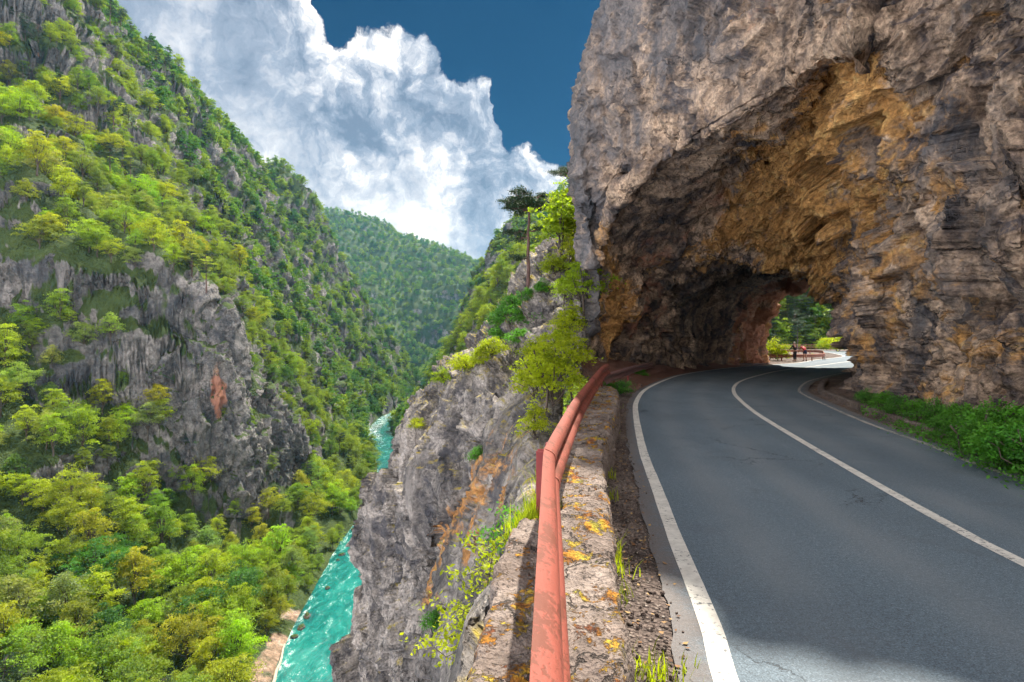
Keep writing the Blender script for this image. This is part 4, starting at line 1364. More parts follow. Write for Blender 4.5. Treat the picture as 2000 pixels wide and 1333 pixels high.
# round the two top corners
prof[17] = (-1.0, -.03, 1); prof[50] = (1.0, -.03, 1)
gw = np.zeros((len(wp), len(prof), 3))
s_al = np.cumsum(np.r_[0, np.linalg.norm(np.diff(wp[:, :3], axis=0), axis=1)])
breakl = np.exp(-((wp[:, 1] - 4.75) / 0.30) ** 2)          # the broken bay on the river side
rag = perlin(np.stack([s_al * 1.3, 0 * s_al, 0 * s_al + 3], 1), 7) * .06
for j, (u, z, tp_) in enumerate(prof):
    half = ww / 2
    off = np.where(u < 0, u * (half + rag - 0.26 * breakl), u * (half + 0.05 * perlin(np.stack([s_al * 1.6, 0 * s_al, 0 * s_al + 9], 1), 8)))
    gw[:, j] = wp[:, :3] + wr_ * off[:, None]
    gw[:, j, 2] += z - (0.10 * breakl if u < -.3 else 0)
gp = gw.reshape(-1, 3)
nw = grid_normals(gw).reshape(-1, 3)
sgn = np.sign((nw.reshape(gw.shape)[:, 30, 2]).mean())
dsp = fbm(gp * 1.7, 3, .5, seed=171) * .035 + fbm(gp * 7, 4, .65, seed=172) * .026
f1, f2, cid = worley(gp * np.array([2.4, 2.4, 3.4]), 174)
dsp += (cid - .5) * .035 + np.minimum(f2 - f1, .15) * .12 - .012
# eroded horizontal cracks towards the tunnel end
er = smoothstep(6.8, 8.0, gp[:, 1])
dsp += er * (ridged(gp * np.array([2.0, 2.0, 9.0]), 3, seed=176) * .035)
gp = gp + nw * sgn * dsp[:, None]
gw = gp.reshape(gw.shape)
# close the far end
endc = gw[-1].mean(0)
gw = np.concatenate([gw, endc[None, None] + (gw[-1:] - endc) * 0.4 + np.array([.02, .12, -.05]), endc[None, None] + (gw[-1:] - endc) * 0.02 + np.array([.02, .13, -.05])], 0)
wall = link('parapet_wall', mesh_np('parapet_wall', gw.reshape(-1, 3), grid_faces(*gw.shape[:2]) if sgn > 0 else grid_faces(*gw.shape[:2])[:, ::-1]), M['weathered_concrete'], smooth=True)
tag(wall, 'low rough concrete parapet wall with orange and yellow lichen beside the road', 'wall')

# ------------------------------------------------------------------ guardrails
def paint_mat(name, base, rust, amt):
    m, nt, out = new_mat(name)
    pos = nt.node('ShaderNodeTexCoord').outputs['Object']
    n1 = nt.noise(pos, 3.0, 6, 0.7, 0.4)
    n2 = nt.noise(pos, 38.0, 4, 0.7)
    n3 = nt.noise(nt.scaled(pos, (2, 2, 14)), 1.6, 5, 0.7)
    c = nt.mix(nt.smooth(n1, 0.35, 0.65), base, tuple(min(1, k * 1.22) for k in base))
    r_ = nt.smooth(nt.math('ADD', nt.math('MULTIPLY', n1, 0.5), nt.math('ADD', nt.math('MULTIPLY', n2, 0.3), nt.math('MULTIPLY', n3, 0.2))), 0.60 - amt, 0.66 - amt)
    c = nt.mix(nt.math('MULTIPLY', r_, 0.8), c, nt.mix(n2, rust, tuple(k * 1.9 for k in rust)))
    sc = nt.smooth(nt.noise(nt.scaled(pos, (9, 1.2, 9)), 3.0, 4, 0.7), 0.66, 0.72)
    c = nt.mix(nt.math('MULTIPLY', sc, 0.5), c, (0.16, 0.07, 0.05))
    principled(nt, out, c, 0.62, nt.math('ADD', n2, nt.math('MULTIPLY', r_, -0.6)), 0.003, 0.7, 0.3)
    return m


M['rail_paint'] = paint_mat('rail_paint', (0.235, 0.062, 0.043), (0.085, 0.028, 0.017), 0.11)
M['post_paint'] = paint_mat('post_paint', (0.20, 0.035, 0.035), (0.10, 0.03, 0.02), 0.02)
M['dull_rail'] = paint_mat('dull_rail', (0.17, 0.085, 0.08), (0.09, 0.035, 0.025), 0.03)
M['brown_rail'] = paint_mat('brown_rail', (0.24, 0.10, 0.07), (0.12, 0.05, 0.03), 0.03)

W_PROF = np.array([0.86, 1.0]) * np.array([(.004, .155), (.022, .149), (.052, .136), (.072, .122), (.080, .106), (.082, .088), (.080, .068), (.070, .052), (.046, .036), (.024, .022), (.014, .008), (.013, -.008),
                   (.024, -.022), (.046, -.036), (.070, -.052), (.080, -.068), (.082, -.088), (.080, -.106), (.072, -.122), (.052, -.136), (.022, -.149), (.004, -.155)])


def beam_mesh(name, path, tk=0.005, tilt=0.16):
    p = np.array(path)
    r = path_right(p.copy())
    V = []
    nprof = unit(np.stack([np.gradient(W_PROF[:, 1]), -np.gradient(W_PROF[:, 0])], 1))
    if nprof[5, 0] < 0: nprof = -nprof
    loop = np.concatenate([W_PROF, (W_PROF - nprof * tk)[::-1]], 0)
    loop = np.concatenate([loop, loop[:1]], 0)
    g = p[:, None] + r[:, None] * (loop[None, :, :1] - tilt * loop[None, :, 1:])
    g[..., 2] += loop[None, :, 1]
    nr, nc = g.shape[:2]
    f = [grid_faces(nr, nc)]
    # end caps: strips between outer and inner profile
    K = len(W_PROF)
    for rr0 in (0, nr - 1):
        a = rr0 * nc + np.arange(K - 1)
        b = rr0 * nc + (2 * K - 1 - np.arange(K - 1))
        f.append(np.stack([a, a + 1, b - 1, b], 1))
    me = mesh_np(name, g.reshape(-1, 3), np.concatenate(f))
    return me


def box_mesh(name, boxes):
    """boxes: (cx, cy, cz, sx, sy, sz); bevelled a little"""
    bm = bmesh.new()
    for cx_, cy_, cz_, sx, sy, sz in boxes:
        r = bmesh.ops.create_cube(bm, size=1.0)
        bmesh.ops.scale(bm, vec=(sx, sy, sz), verts=r['verts'])
        bmesh.ops.translate(bm, vec=(cx_, cy_, cz_), verts=r['verts'])
    bmesh.ops.bevel(bm, geom=list(bm.edges), offset=0.004, segments=1, affect='EDGES')
    me = bpy.data.meshes.new(name)
    bm.to_mesh(me)
    bm.free()
    return me


def guardrail(name, pts, joints, posts, mats, label, ztop_post=0.0, step=0.08, post_len=0.75, cat='guardrail', sharp=None):
    """pts: back line of the beam (centre height); joints / posts: distances y along the path where beams meet / posts stand"""
    root = empty(name, (0, 0, 0))
    tag(root, label, cat)
    path = path_resample(pts, step) if sharp is None else sharp
    s = np.r_[0, np.cumsum(np.linalg.norm(np.diff(path, axis=0), axis=1))]
    js = [0] + joints + [s[-1]]
    for i in range(len(js) - 1):
        a, b = js[i] - (0.14 if i else 0), js[i + 1]
        idx = np.nonzero((s >= a) & (s <= b))[0]
        seg = path[idx].copy()
        if i % 2:
            seg += path_right(seg.copy()) * 0.006
            seg[:, 2] += 0.003
        link('rail_beam', beam_mesh('rail_beam', seg), mats[0], root, smooth=True)
    rt = path_right(path.copy())
    for ps in posts:
        k = int(np.argmin(np.abs(s - ps)))
        p, r = path[k], rt[k]
        h = post_len
        # channel section: web and two flanges, set behind the beam
        me = box_mesh('post', [(-.092, 0, -h / 2, .008, .10, h), (-.127, -.046, -h / 2, .062, .008, h - .004), (-.127, .046, -h / 2, .062, .008, h - .004)])
        o = link('post', me, mats[1], root)
        o.location = (p[0], p[1], p[2] + ztop_post)
        o.rotation_euler = (0, 0, math.atan2(r[1], r[0]))
        # spacer bolt plate between post and beam
        bo = link('spacer_block', box_mesh('spacer_block', [(-.038, 0, 0, .092, .07, .12)]), mats[1], root)
        bo.location = (p[0], p[1], p[2])
        bo.rotation_euler = o.rotation_euler
    return root


near_pts = [(-.12, -2.2, .895), (.025, .6, .895), (.060, 1.25, .895), (.150, 2.6, .895), (.235, 3.85, .895), (.285, 4.25, .893), (.44, 5.2, .89), (.80, 7.3, .89), (1.42, 10.4, .915), (1.95, 12.9, .955), (2.30, 14.5, .99), (2.62, 15.6, 1.02)]
guardrail('guardrail', near_pts, [6.25, 10.0, 13.6], [2.6, 6.95, 10.2, 13.3, 16.6], (M['rail_paint'], M['post_paint']), 'faded pink-red steel guardrail standing on the parapet wall, kinked and leaning')
guardrail('guardrail', [(2.55, 15.9, .70), (3.2, 18.4, .64), (4.05, 21.0, .60), (5.2, 24.6, .56), (6.5, 28.0, .54), (7.35, 29.8, .53)], [7.2], [0.7, 4.2, 8.6, 13.4, 15.4], (M['dull_rail'], M['post_paint']),
          'lower dark red guardrail running from the parapet end to the tunnel mouth', post_len=0.85)
ring = [(23.2, 51.4, .46), (25.2, 51.4, .46), (27.6, 52.1, .46), (29.7, 54.2, .46), (31.6, 57.6, .46), (34.6, 63.2, .46), (38.2, 70.0, .46), (39.6, 74.2, .46), (38.6, 77.0, .46), (35.5, 78.4, .46)]
guardrail('guardrail', ring, [8.0, 16.0, 24.0, 32.0], [1.2, 4.6, 8.1, 11.6, 15.0, 19, 23, 27, 31, 35, 39], (M['brown_rail'], M['brown_rail']), 'curved brown guardrail around the sunlit road island beyond the tunnel', step=0.3)

# far tube railing beyond the bend
fr = empty('tube_railing', (0, 0, 0))
tag(fr, 'thin grey-brown three-bar railing along the far side of the bend beyond the tunnel', 'railing')
fpath = path_resample([(66, 90, 0), (65.2, 102, 0), (62.8, 112, 0), (58, 120, 0), (50, 125, 0)], 0.8)
for zz in (0.40, 0.72, 1.05):
    q = fpath.copy(); q[:, 2] = zz
    link('rail_bar', tube_mesh('rail_bar', [(q, np.full(len(q), 0.045))], 6), M['brown_rail'], fr)
for k in range(0, len(fpath), 4):
    b = fpath[k]
    link('post', tube_mesh('post', [(np.array([[b[0], b[1], -.1], [b[0], b[1], 0.6], [b[0], b[1], 1.08]]), np.full(3, 0.055))], 6), M['brown_rail'], fr)

# stone kerb along the inside of the bend
kp = path_resample(RIGHT_LINE, 0.1)
kp = kp[(kp[:, 1] > 9.2) & (kp[:, 1] < 25.5)]
kr = path_right(kp)
kc = kp + kr * 0.72
kw = 0.11
kprof = [(-kw, -.05), (-kw, .10), (-kw + .02, .13), (kw - .02, .13), (kw, .10), (kw, -.05)]
kg = np.stack([kc + kr * u + np.array([0, 0, z_]) for u, z_ in kprof], 1)
kq = kg.reshape(-1, 3)
kg = kg + (fbm(kq * 3.1, 4, .6, seed=181) * .05).reshape(kg.shape[:2])[..., None] * np.array([.6, .6, 1])
m_k = M['weathered_concrete']
tag(link('kerb', mesh_np('kerb', kg.reshape(-1, 3), grid_faces(*kg.shape[:2])[:, ::-1]), M['gravel_earth'], smooth=True), kind='structure')

# loose stones on the shoulder
def stone_mesh(name, centres, radii, seed):
    bm = bmesh.new()
    bmesh.ops.create_icosphere(bm, subdivisions=2 if len(centres) < 50 else 1, radius=1.0)
    base = np.array([v.co for v in bm.verts]); fb = np.array([[v.index for v in f.verts] for f in bm.faces])
    bm.free()
    V, Fs = [], []
    for k, (c, r) in enumerate(zip(centres, radii)):
        rng = np.random.default_rng(seed + k)
        d = 1 + 0.55 * perlin(base * 1.4 + rng.uniform(0, 50, 3), seed)
        v = base * d[:, None] * r * np.array([1, rng.uniform(.6, 1), rng.uniform(.45, .8)])
        a = rng.uniform(0, 6.28)
        v = v @ np.array([[math.cos(a), -math.sin(a), 0], [math.sin(a), math.cos(a), 0], [0, 0, 1]])
        V.append(v + c); Fs.append(fb + k * len(base))
    return mesh_np(name, np.concatenate(V), np.concatenate(Fs))


sc_, sr_ = [], []
ll = path_resample(LEFT_LINE, 0.05)
lr = path_right(ll)
for i in range(4200):
    k = rr_.randrange(60, 420) if rr_.random() < .7 else rr_.randrange(60, 700)
    if ll[k][1] > 34: continue
    o = -rr_.triangular(0.14, 1.1, 0.42) if ll[k][1] < 16 else -rr_.uniform(0.3, 3.0)
    if ll[k][1] < 15:
        wx = np.interp(ll[k][1], wp[:, 1], wp[:, 0] + wp[:, 3] / 2)
        if ll[k][0] + o < wx + .02: continue
    c = ll[k] + lr[k] * o
    c[2] = 0.005 + (0 if ll[k][1] < 16 else max(0, -o - .9) * .35)
    sc_.append(c); sr_.append(rr_.choice([.004, .005, .005, .006, .006, .008, .008, .01, .012, .016, .022]) * (1 if ll[k][1] < 14 else 2.6))
for i in range(160):
    k = rr_.randrange(0, len(kp))
    c = kp[k] + kr[k] * rr_.uniform(.95, 2.6); c[2] = .05
    sc_.append(c); sr_.append(rr_.choice([.02, .03, .05, .08]))
sto = link('gravel', stone_mesh('gravel', sc_, sr_, 900), M['gravel_earth'], smooth=True)
for nm in ('green', 'redearth'):
    add_attr(sto.data, nm, np.zeros(len(sto.data.vertices)))
tag(sto, kind='stuff')

# ------------------------------------------------------------------ near plants, ledge trees
bpy.context.view_layer.update()
SHRUB = [broad_parts(500 + k, h=1.0, r=.62, base=.10, clumps=56, per=55, leaf=.036, cr=.26, flat=.5) for k in range(4)]
MAPLE = [broad_parts(520 + k, h=3.0, r=1.15, base=.45, clumps=74, per=46, leaf=.062, cr=.42, flat=.28) for k in range(3)]
LEDGE = [broad_parts(540 + k, h=7.5, r=2.2, base=1.6, clumps=84, per=36, leaf=.15, cr=.75, flat=.36) for k in range(3)]
for a, b in SHRUB:
    a.materials.append(M['shrub_leaf']); b.materials.append(M['bark'])
for a, b in MAPLE + LEDGE:
    a.materials.append(M['bright_leaf']); b.materials.append(M['bark'])
SHRUB_Y = []
for a, b in SHRUB[:3]:
    a2 = a.copy(); a2.materials.clear(); a2.materials.append(M['bright_leaf']); SHRUB_Y.append((a2, b))
PARTS_OF = {'shrub': SHRUB, 'yellow_shrub': SHRUB_Y, 'maple': MAPLE, 'ledge': LEDGE}
NEAR = [
    # kind, variant, px, py of the foot, size factor, depth (None = whatever rock is hit), name, label, category
    ('maple', 0, 1080, 815, 175, None, 'shrub', 'large yellow-green maple bush overhanging the drop beside the parapet end', 'bush'),
    ('maple', 1, 1040, 790, 110, None, 'shrub', 'loose yellow-green bush just outside the large maple bush', 'bush'),
    ('maple', 2, 1120, 745, 100, None, 'shrub', 'green bush between the guardrail end and the tunnel rock', 'bush'),
    ('maple', 1, 1045, 868, 85, None, 'shrub', 'dark bush hanging below the large maple bush', 'bush'),
    ('maple', 2, 1137, 612, 115, None, 'shrub', 'bright yellow bush clinging to the left edge of the tunnel rock', 'bush'),
    ('maple', 0, 1112, 660, 75, None, 'shrub', 'drooping yellow-green bush low against the tunnel rock', 'bush'),
    ('ledge', 0, 1098, 520, 165, None, 'broadleaf_tree', 'bright lime tree with thin trunks on the ledge beside the tunnel rock', 'tree'),
    ('ledge', 1, 1112, 535, 80, None, 'broadleaf_tree', 'smaller lime tree standing next to the umbrella pine', 'tree'),
    ('ledge', 2, 1132, 520, 172, None, 'broadleaf_tree', 'lime tree half hidden behind the tunnel rock', 'tree'),
    ('maple', 1, 1092, 705, 95, None, 'shrub', 'light green bush above the large maple bush', 'bush'),
    ('maple', 0, 1108, 600, 70, None, 'shrub', 'yellow bush on the rock step below the ledge trees', 'bush'),
    ('maple', 2, 1062, 745, 90, None, 'shrub', 'dense bush filling the hollow behind the parapet end', 'bush'),
    ('yellow_shrub', 0, 868, 752, 34, None, 'shrub', 'small golden tuft at the outer end of the grey crest', 'bush'),
    ('yellow_shrub', 1, 962, 700, 46, None, 'shrub', 'yellow bush on the crest where it climbs to the saddle', 'bush'),
    ('yellow_shrub', 2, 812, 842, 26, None, 'shrub', 'ochre tuft on the outermost tip of the grey cliff', 'bush'),
    ('shrub', 0, 1028, 640, 48, None, 'shrub', 'green bush against the pale slab under the pine', 'bush'),
    ('shrub', 1, 975, 640, 40, None, 'shrub', 'dark bush on the far side of the saddle', 'bush'),
    ('yellow_shrub', 0, 1045, 705, 50, None, 'shrub', 'yellow bush half way down the rock face', 'bush'),
    ('shrub', 3, 930, 900, 30, None, 'shrub', 'little green tuft in a crack of the grey face', 'bush'),
    ('yellow_shrub', 0, 1080, 540, 45, None, 'shrub', 'low golden shrub at the foot of the ledge trees', 'bush'),
    ('yellow_shrub', 1, 905, 735, 48, None, 'shrub', 'golden shrub on top of the grey cliff crest', 'bush'),
    ('yellow_shrub', 2, 935, 718, 38, None, 'shrub', 'yellow-green shrub beside the golden one on the crest', 'bush'),
    ('shrub', 0, 985, 670, 50, None, 'shrub', 'green shrub in the saddle of the grey crest', 'bush'),
    ('shrub', 1, 1003, 630, 62, None, 'shrub', 'tall green shrub climbing the crest below the pine', 'bush'),
    ('shrub', 2, 1015, 680, 40, None, 'shrub', 'dark green shrub on the rock face below the pine', 'bush'),
    ('shrub', 3, 1030, 590, 30, None, 'shrub', 'green tuft on the rock right under the pine', 'bush'),
    ('shrub', 0, 1060, 575, 30, None, 'shrub', 'green tuft on the ledge between pine and lime trees', 'bush'),
    ('shrub', 1, 850, 1225, 42, None, 'shrub', 'small dark shrub growing out of the grey cliff face', 'bush'),
    ('shrub', 2, 1213, 768, 0.55, 'g', 'fern_clump', 'bright green fern clump under the lower guardrail', 'plant'),
    ('shrub', 3, 1190, 762, 0.42, 'g', 'fern_clump', 'pale green fern clump at the parapet end', 'plant'),
    ('shrub', 1, 1250, 732, 0.5, 'g', 'fern_clump', 'little fern clump on the rubble by the tunnel mouth', 'plant'),
]
for kind, v, px, py, f, dep, nm, lab, cat in NEAR:
    if dep == 'g':
        loc = Vector(ground_pt(px, py + 8))
    else:
        h_ = hit(px, py)
        if h_ is None:
            print('no hit', lab); continue
        loc = h_[0] - h_[1] * 0.05
        if loc.y > 90: print('far', lab, loc, h_[2])
    if f > 8: f = f / F_PX * loc.y / {'shrub': 1.05, 'yellow_shrub': 1.05, 'maple': 3.1, 'ledge': 7.6}[kind]
    place_tree(nm, PARTS_OF[kind][v % len(PARTS_OF[kind])], loc, f, rr_.uniform(0, 6.28), lab, cat)

# green shrubs along the foot of the right wall
verge = [(1690, 778, .55, 'first low'), (1725, 785, .6, 'low spreading'), (1755, 800, .65, 'dense'), (1790, 806, .6, 'ragged'), (1825, 822, .7, 'pale-topped'), (1850, 846, .6, 'low leafy'), (1880, 838, .8, 'rounded'),
         (1905, 872, .7, 'front'), (1935, 858, .95, 'tall'), (1960, 892, .85, 'broad'), (1985, 872, 1.05, 'tallest'), (2010, 915, .95, 'wide dark'), (2050, 900, 1.1, 'big')]
for k, (px, py, f, word) in enumerate(verge):
    loc = Vector(ground_pt(px, py + 12, 0.1))
    near = 'where the kerb begins' if px < 1780 else 'in the middle of the verge' if px < 1900 else 'at the thick end of the verge'
    place_tree('shrub', SHRUB[k % 4], loc, f * .72, rr_.uniform(0, 6.28), f'{word} green shrub under the rock wall {near}', 'bush', 'green shrubs on the road verge')

# the umbrella pine on the ledge, and the one behind the tunnel rock
def umbrella_pine(seed, h):
    rng = np.random.default_rng(seed)
    polys = [(bent((0, 0, -.6), (.12 * h * .1, 0, h * .9), 9, .05, rng), np.linspace(.021 * h, .010 * h, 9))]
    C, T = [], []
    def limb(z, a, L, rise, pads):
        p0 = np.array([0.01 * h, 0, z]); p1 = p0 + np.array([math.cos(a) * L, math.sin(a) * L, rise])
        polys.append((bent(p0, p1, 6, .10, rng), np.linspace(.010 * h, .02, 6)))
        for q in range(pads):
            cc = p0 + (p1 - p0) * rng.uniform(.55, 1.08) + rng.normal(size=3) * (.22, .22, .10)
            n = 170
            rad = rng.uniform(.35, .6)
            o = rng.normal(size=(n, 3)) * np.array([.5, .5, .17]) * rad
            C.append(cc + o); T.append(np.full(n, rng.uniform(.2, .8)) + rng.normal(size=n) * .1)
            polys.append((bent(p0 + (p1 - p0) * .5, cc, 4, .05, rng), np.linspace(.03, .012, 4)))
    for k in range(18):
        limb(h * rng.uniform(.74, .90), k * 2.4 + rng.uniform(-.3, .3), h * rng.uniform(.10, .35), h * rng.uniform(.0, .09), 4)
    limb(h * .50, math.pi, h * .21, h * .03, 4); limb(h * .47, math.pi * .9, h * .16, .0, 3)
    limb(h * .26, math.pi * 1.05, h * .13, -.1, 3); limb(h * .55, .2, h * .12, .1, 2)
    C = np.concatenate(C); T = np.concatenate(T)
    return leaves_mesh('crown', C, .085 * rng.uniform(.7, 1.3, len(C)), T, rng, up=.4, aspect=.3), tube_mesh('trunk', polys, 7)


for seed, px, py, ztop, lab in ((601, 1031, 552, 372, 'lone umbrella pine with reddish trunk on the grey rock ledge'), (602, 1138, 500, 318, 'dark pine crown showing behind the edge of the tunnel rock')):
    h_ = hit(px, py) if seed == 601 else None
    loc = h_[0] if h_ else Vector(P(px, py, 58))
    hh = (py - ztop) / F_PX * loc.y * 1.03
    a, b = umbrella_pine(seed, hh)
    a.materials.append(M['pine_needles']); b.materials.append(M['pine_bark'])
    place_tree('pine_tree', (a, b), loc, 1.0, 0, lab, 'tree')

# pines standing out on the left mountain
PINE_AT = [(195, 28, 'on the skyline where the ridge leaves the frame'), (215, 44, 'second of the row on the high skyline'), (236, 62, 'on the skyline, mid row'), (256, 80, 'at the lower end of the high skyline row'),
           (290, 118, 'alone on the skyline notch'), (305, 136, 'on the skyline below the notch'), (322, 150, 'thick one on the skyline'), (340, 168, 'last of the skyline row'), (405, 240, 'small one on the falling skyline'),
           (50, 80, 'among rocks high in the corner'), (75, 105, 'below the corner rocks'), (45, 165, 'dark one above the bright slope'), (142, 165, 'on the shaded rib above the bright slope'), (118, 185, 'stooping one on the shaded rib'),
           (222, 250, 'above the small pale scar'), (240, 330, 'in front of the pale scar'), (255, 350, 'beside the pale scar'), (215, 330, 'slim one left of the pale scar'), (262, 380, 'lowest by the pale scar'),
           (375, 540, 'flat-topped one above the rock spires'), (403, 565, 'thin one beside the flat-topped pine'), (480, 330, 'on the shoulder where the ridge steps down'), (545, 430, 'on the second buttress top'), (560, 425, 'close pair on the second buttress'),
           (575, 470, 'on the buttress edge'), (520, 790, 'thin one below the spires'), (610, 640, 'at the foot of the second buttress'), (618, 655, 'leaning at the foot of the second buttress'), (590, 385, 'on the hazy ridge'), (565, 375, 'on the hazy ridge top')]
for k, (px, py, where) in enumerate(PINE_AT):
    h_ = hit(px, py)
    q = 0
    while h_ is None and q < 12:
        q += 1
        h_ = hit(px - 3 * q, py + 6 * q)
    if h_ is None: continue
    loc = h_[0]
    if loc.y > 1500: print('pine far', where, loc)
    f = 0.9 if loc.y < 260 else 1.1
    place_tree('pine_tree', PINES[k % 4], (loc.x, loc.y, loc.z - .3), f * rr_.uniform(.8, 1.2), rr_.uniform(0, 6.28), f'dark pine {where}', 'tree', 'pines on the left mountain')

# ------------------------------------------------------------------ sapling beside the parapet: stem and drooping compound leaves
def sapling(seed, h, n_br, leaf):
    rng = np.random.default_rng(seed)
    polys = [(bent((0, 0, -.3), (.12, .05, h), 8, .04, rng), np.linspace(.012, .003, 8))]
    C, T, S = [], [], []
    for k in range(n_br):
        z = h * (0.18 + 0.8 * k / n_br)
        a = k * 2.4 + rng.uniform(-.4, .4)
        L = (0.50 * (1 - .55 * k / n_br)) * rng.uniform(.7, 1.2)
        p0 = np.array([.12 * z / h, .05 * z / h, z]); p1 = p0 + np.array([math.cos(a) * L, math.sin(a) * L, L * rng.uniform(.0, .35)])
        br = bent(p0, p1, 6, .02, rng)
        polys.append((br, np.linspace(.005, .0015, 6)))
        for q in range(44):
            t = rng.uniform(.2, 1.05)
            c = p0 + (p1 - p0) * t + rng.normal(size=3) * np.array([.065, .065, .035])
            C.append(c); T.append(rng.uniform(.2, .9)); S.append(leaf * rng.uniform(.7, 1.25))
    return leaves_mesh('foliage', np.array(C), np.array(S), np.array(T), rng, up=.5, aspect=.5), tube_mesh('stem', polys, 5)


for seed, px, py, d, h, lab in ((701, 935, 1300, 4.6, 1.05, 'slender leafy sapling rising outside the parapet near the viewer'), (702, 905, 1330, 4.7, .55, 'low sapling leaning out over the drop below the slender one'),
                                (703, 1000, 1090, 5.6, .45, 'young sapling in the broken bay of the parapet')):
    a, b = sapling(seed, h, 19, .024)
    a.materials.append(M['bright_leaf'] if seed != 703 else M['shrub_leaf']); b.materials.append(M['bark'])
    root = empty('sapling', P(px, py, d)); tag(root, lab, 'sapling', None)
    for nm, me in (('foliage', a), ('stem', b)):
        o = bpy.data.objects.new(nm, me); COL.objects.link(o); o.parent = root

# grass blades along wall foot and wall gap, one mass
rng = np.random.default_rng(801)
gv, gf = [], []


def blade(p, h, lean, wdt):
    a = rng.uniform(0, 6.28)
    s = np.array([math.cos(a), math.sin(a), 0]) * wdt
    l = np.array([math.cos(a + 1.57), math.sin(a + 1.57), 0]) * lean
    i = len(gv)
    gv.extend([p - s, p + s, p + s * .6 + l * .4 + np.array([0, 0, h * .6]), p - s * .6 + l * .4 + np.array([0, 0, h * .6]), p + l + np.array([0, 0, h]) + s * .05, p + l + np.array([0, 0, h]) - s * .05])
    gf.extend([(i, i + 1, i + 2, i + 3), (i + 3, i + 2, i + 4, i + 5)])


def tuft(p, n, r, h):
    for k in range(n):
        q = np.array(p) + np.array([*(rng.normal(size=2) * r), 0])
        blade(q, h * rng.uniform(.5, 1.2), h * rng.uniform(.1, .8), .0035 + .002 * rng.random())


for px, py, n, r, h in ((1190, 935, 40, .05, .16), (1186, 975, 60, .05, .14), (1183, 905, 24, .04, .14), (1205, 1120, 50, .05, .2), (1200, 1090, 30, .04, .22), (1215, 1170, 26, .05, .12), (1265, 1330, 60, .08, .12), (1290, 1315, 40, .09, .09), (1178, 1060, 18, .03, .15), (1200, 800, 70, .10, .2), (1193, 850, 40, .06, .18)):
    tuft(ground_pt(px, py), n, r, h)
for y_ in (4.45, 4.6, 4.75, 4.9, 5.05):
    xx = np.interp(y_, wp[:, 1], wp[:, 0] - wp[:, 3] / 2)
    for q in range(3):
        tuft((xx + .10 + rng.normal() * .08, y_ + rng.normal() * .08, .22), 80, .06, .22)
tuft((.35, 6.1, .2), 60, .06, .3)
gm = mesh_np('grass', np.array(gv), np.array(gf))
add_attr(gm, 'tone', np.repeat(rng.uniform(.2, .9, len(gv) // 6), 6))
tag(link('grass', gm, M['bright_leaf']), kind='stuff')

# creeping undergrowth between the verge shrubs
rng = np.random.default_rng(811)
uc, us, ut = [], [], []
for k in range(9000):
    t = rng.uniform(0, 1)
    px = 1680 + 420 * t
    p = np.array(ground_pt(px, 786 + 150 * t + rng.normal() * (8 + 16 * t), 0.1))
    den = fbm(p[None] * 1.4, 2, seed=5)[0]
    if den < -0.15: continue
    p[2] = rng.uniform(0.02, .10 + .28 * max(0, den + .1))
    uc.append(p); us.append(.030 * rng.uniform(.6, 1.3)); ut.append(rng.uniform(.1, .9))
ug = leaves_mesh('undergrowth', np.array(uc), np.array(us), np.array(ut), rng)
tag(link('undergrowth', ug, M['shrub_leaf']), kind='stuff')

# fallen leaves along both road edges
m, nt, out = new_mat('dry_leaf')
tn_ = nt.attr('tone')
principled(nt, out, nt.ramp(tn_, [(0.0, (0.07, 0.035, 0.018)), (0.5, (0.20, 0.10, 0.045)), (1.0, (0.36, 0.24, 0.10))]), 0.8)
M['dry_leaf'] = m
rng = np.random.default_rng(815)
fl = []
for k in range(2600):
    if k % 3:
        i = int(rng.integers(0, len(kp)))
        p = kp[i] + kr[i] * rng.uniform(.35, 2.4)
    else:
        i = int(rng.integers(60, 460))
        o = -rng.triangular(.12, .3, 1.0)
        p = ll[i] + lr[i] * o
        if p[1] < 16 and p[0] < np.interp(p[1], wp[:, 1], wp[:, 0] + wp[:, 3] / 2) + .03: continue
    fl.append((p[0], p[1], 0.012 + (.10 if k % 3 and rng.random() < .5 else 0)))
fl = np.array(fl)
tag(link('fallen_leaves', leaves_mesh('fallen_leaves', fl, rng.uniform(.012, .028, len(fl)), rng.uniform(0, 1, len(fl)), rng, up=2.5), M['dry_leaf']), kind='stuff')

# ------------------------------------------------------------------ river edge: driftwood log and boulders
rng = np.random.default_rng(821)
m, nt, out = new_mat('driftwood')
pos = nt.node('ShaderNodeTexCoord').outputs['Object']
n1 = nt.noise(nt.scaled(pos, (3, .4, 3)), 3.0, 4, .6)
principled(nt, out, nt.ramp(n1, [(.3, (.30, .24, .18)), (.7, (.55, .48, .38))]), .85, n1, .02)
M['driftwood'] = m
lp0, lp1 = np.array(P(556, 1262, 114.5)), np.array(P(532, 1345, 100.5))
lp0[2] = -59.2; lp1[2] = -59.3
lg_ = link('driftwood_log', tube_mesh('driftwood_log', [(bent(lp0, lp1, 9, .18, rng), np.linspace(.16, .34, 9))], 8), M['driftwood'], smooth=True)
tag(lg_, 'long bleached driftwood log lying along the river edge', 'log')
boul = [(668, 1085, .9, 'wet boulder with white water around it, upstream of the log'), (660, 1095, .6, 'small wet boulder beside the midstream boulder'), (600, 1205, 1.2, 'flat brown boulder at the tip of the gravel bank'), (588, 1228, .9, 'brown boulder behind the flat one on the bank'),
        (575, 1245, .8, 'pale boulder at the upper end of the log'), (640, 1150, .7, 'dark boulder under the overhanging bank trees'), (690, 1035, .9, 'rounded boulder where the river passes the cliff nose')]
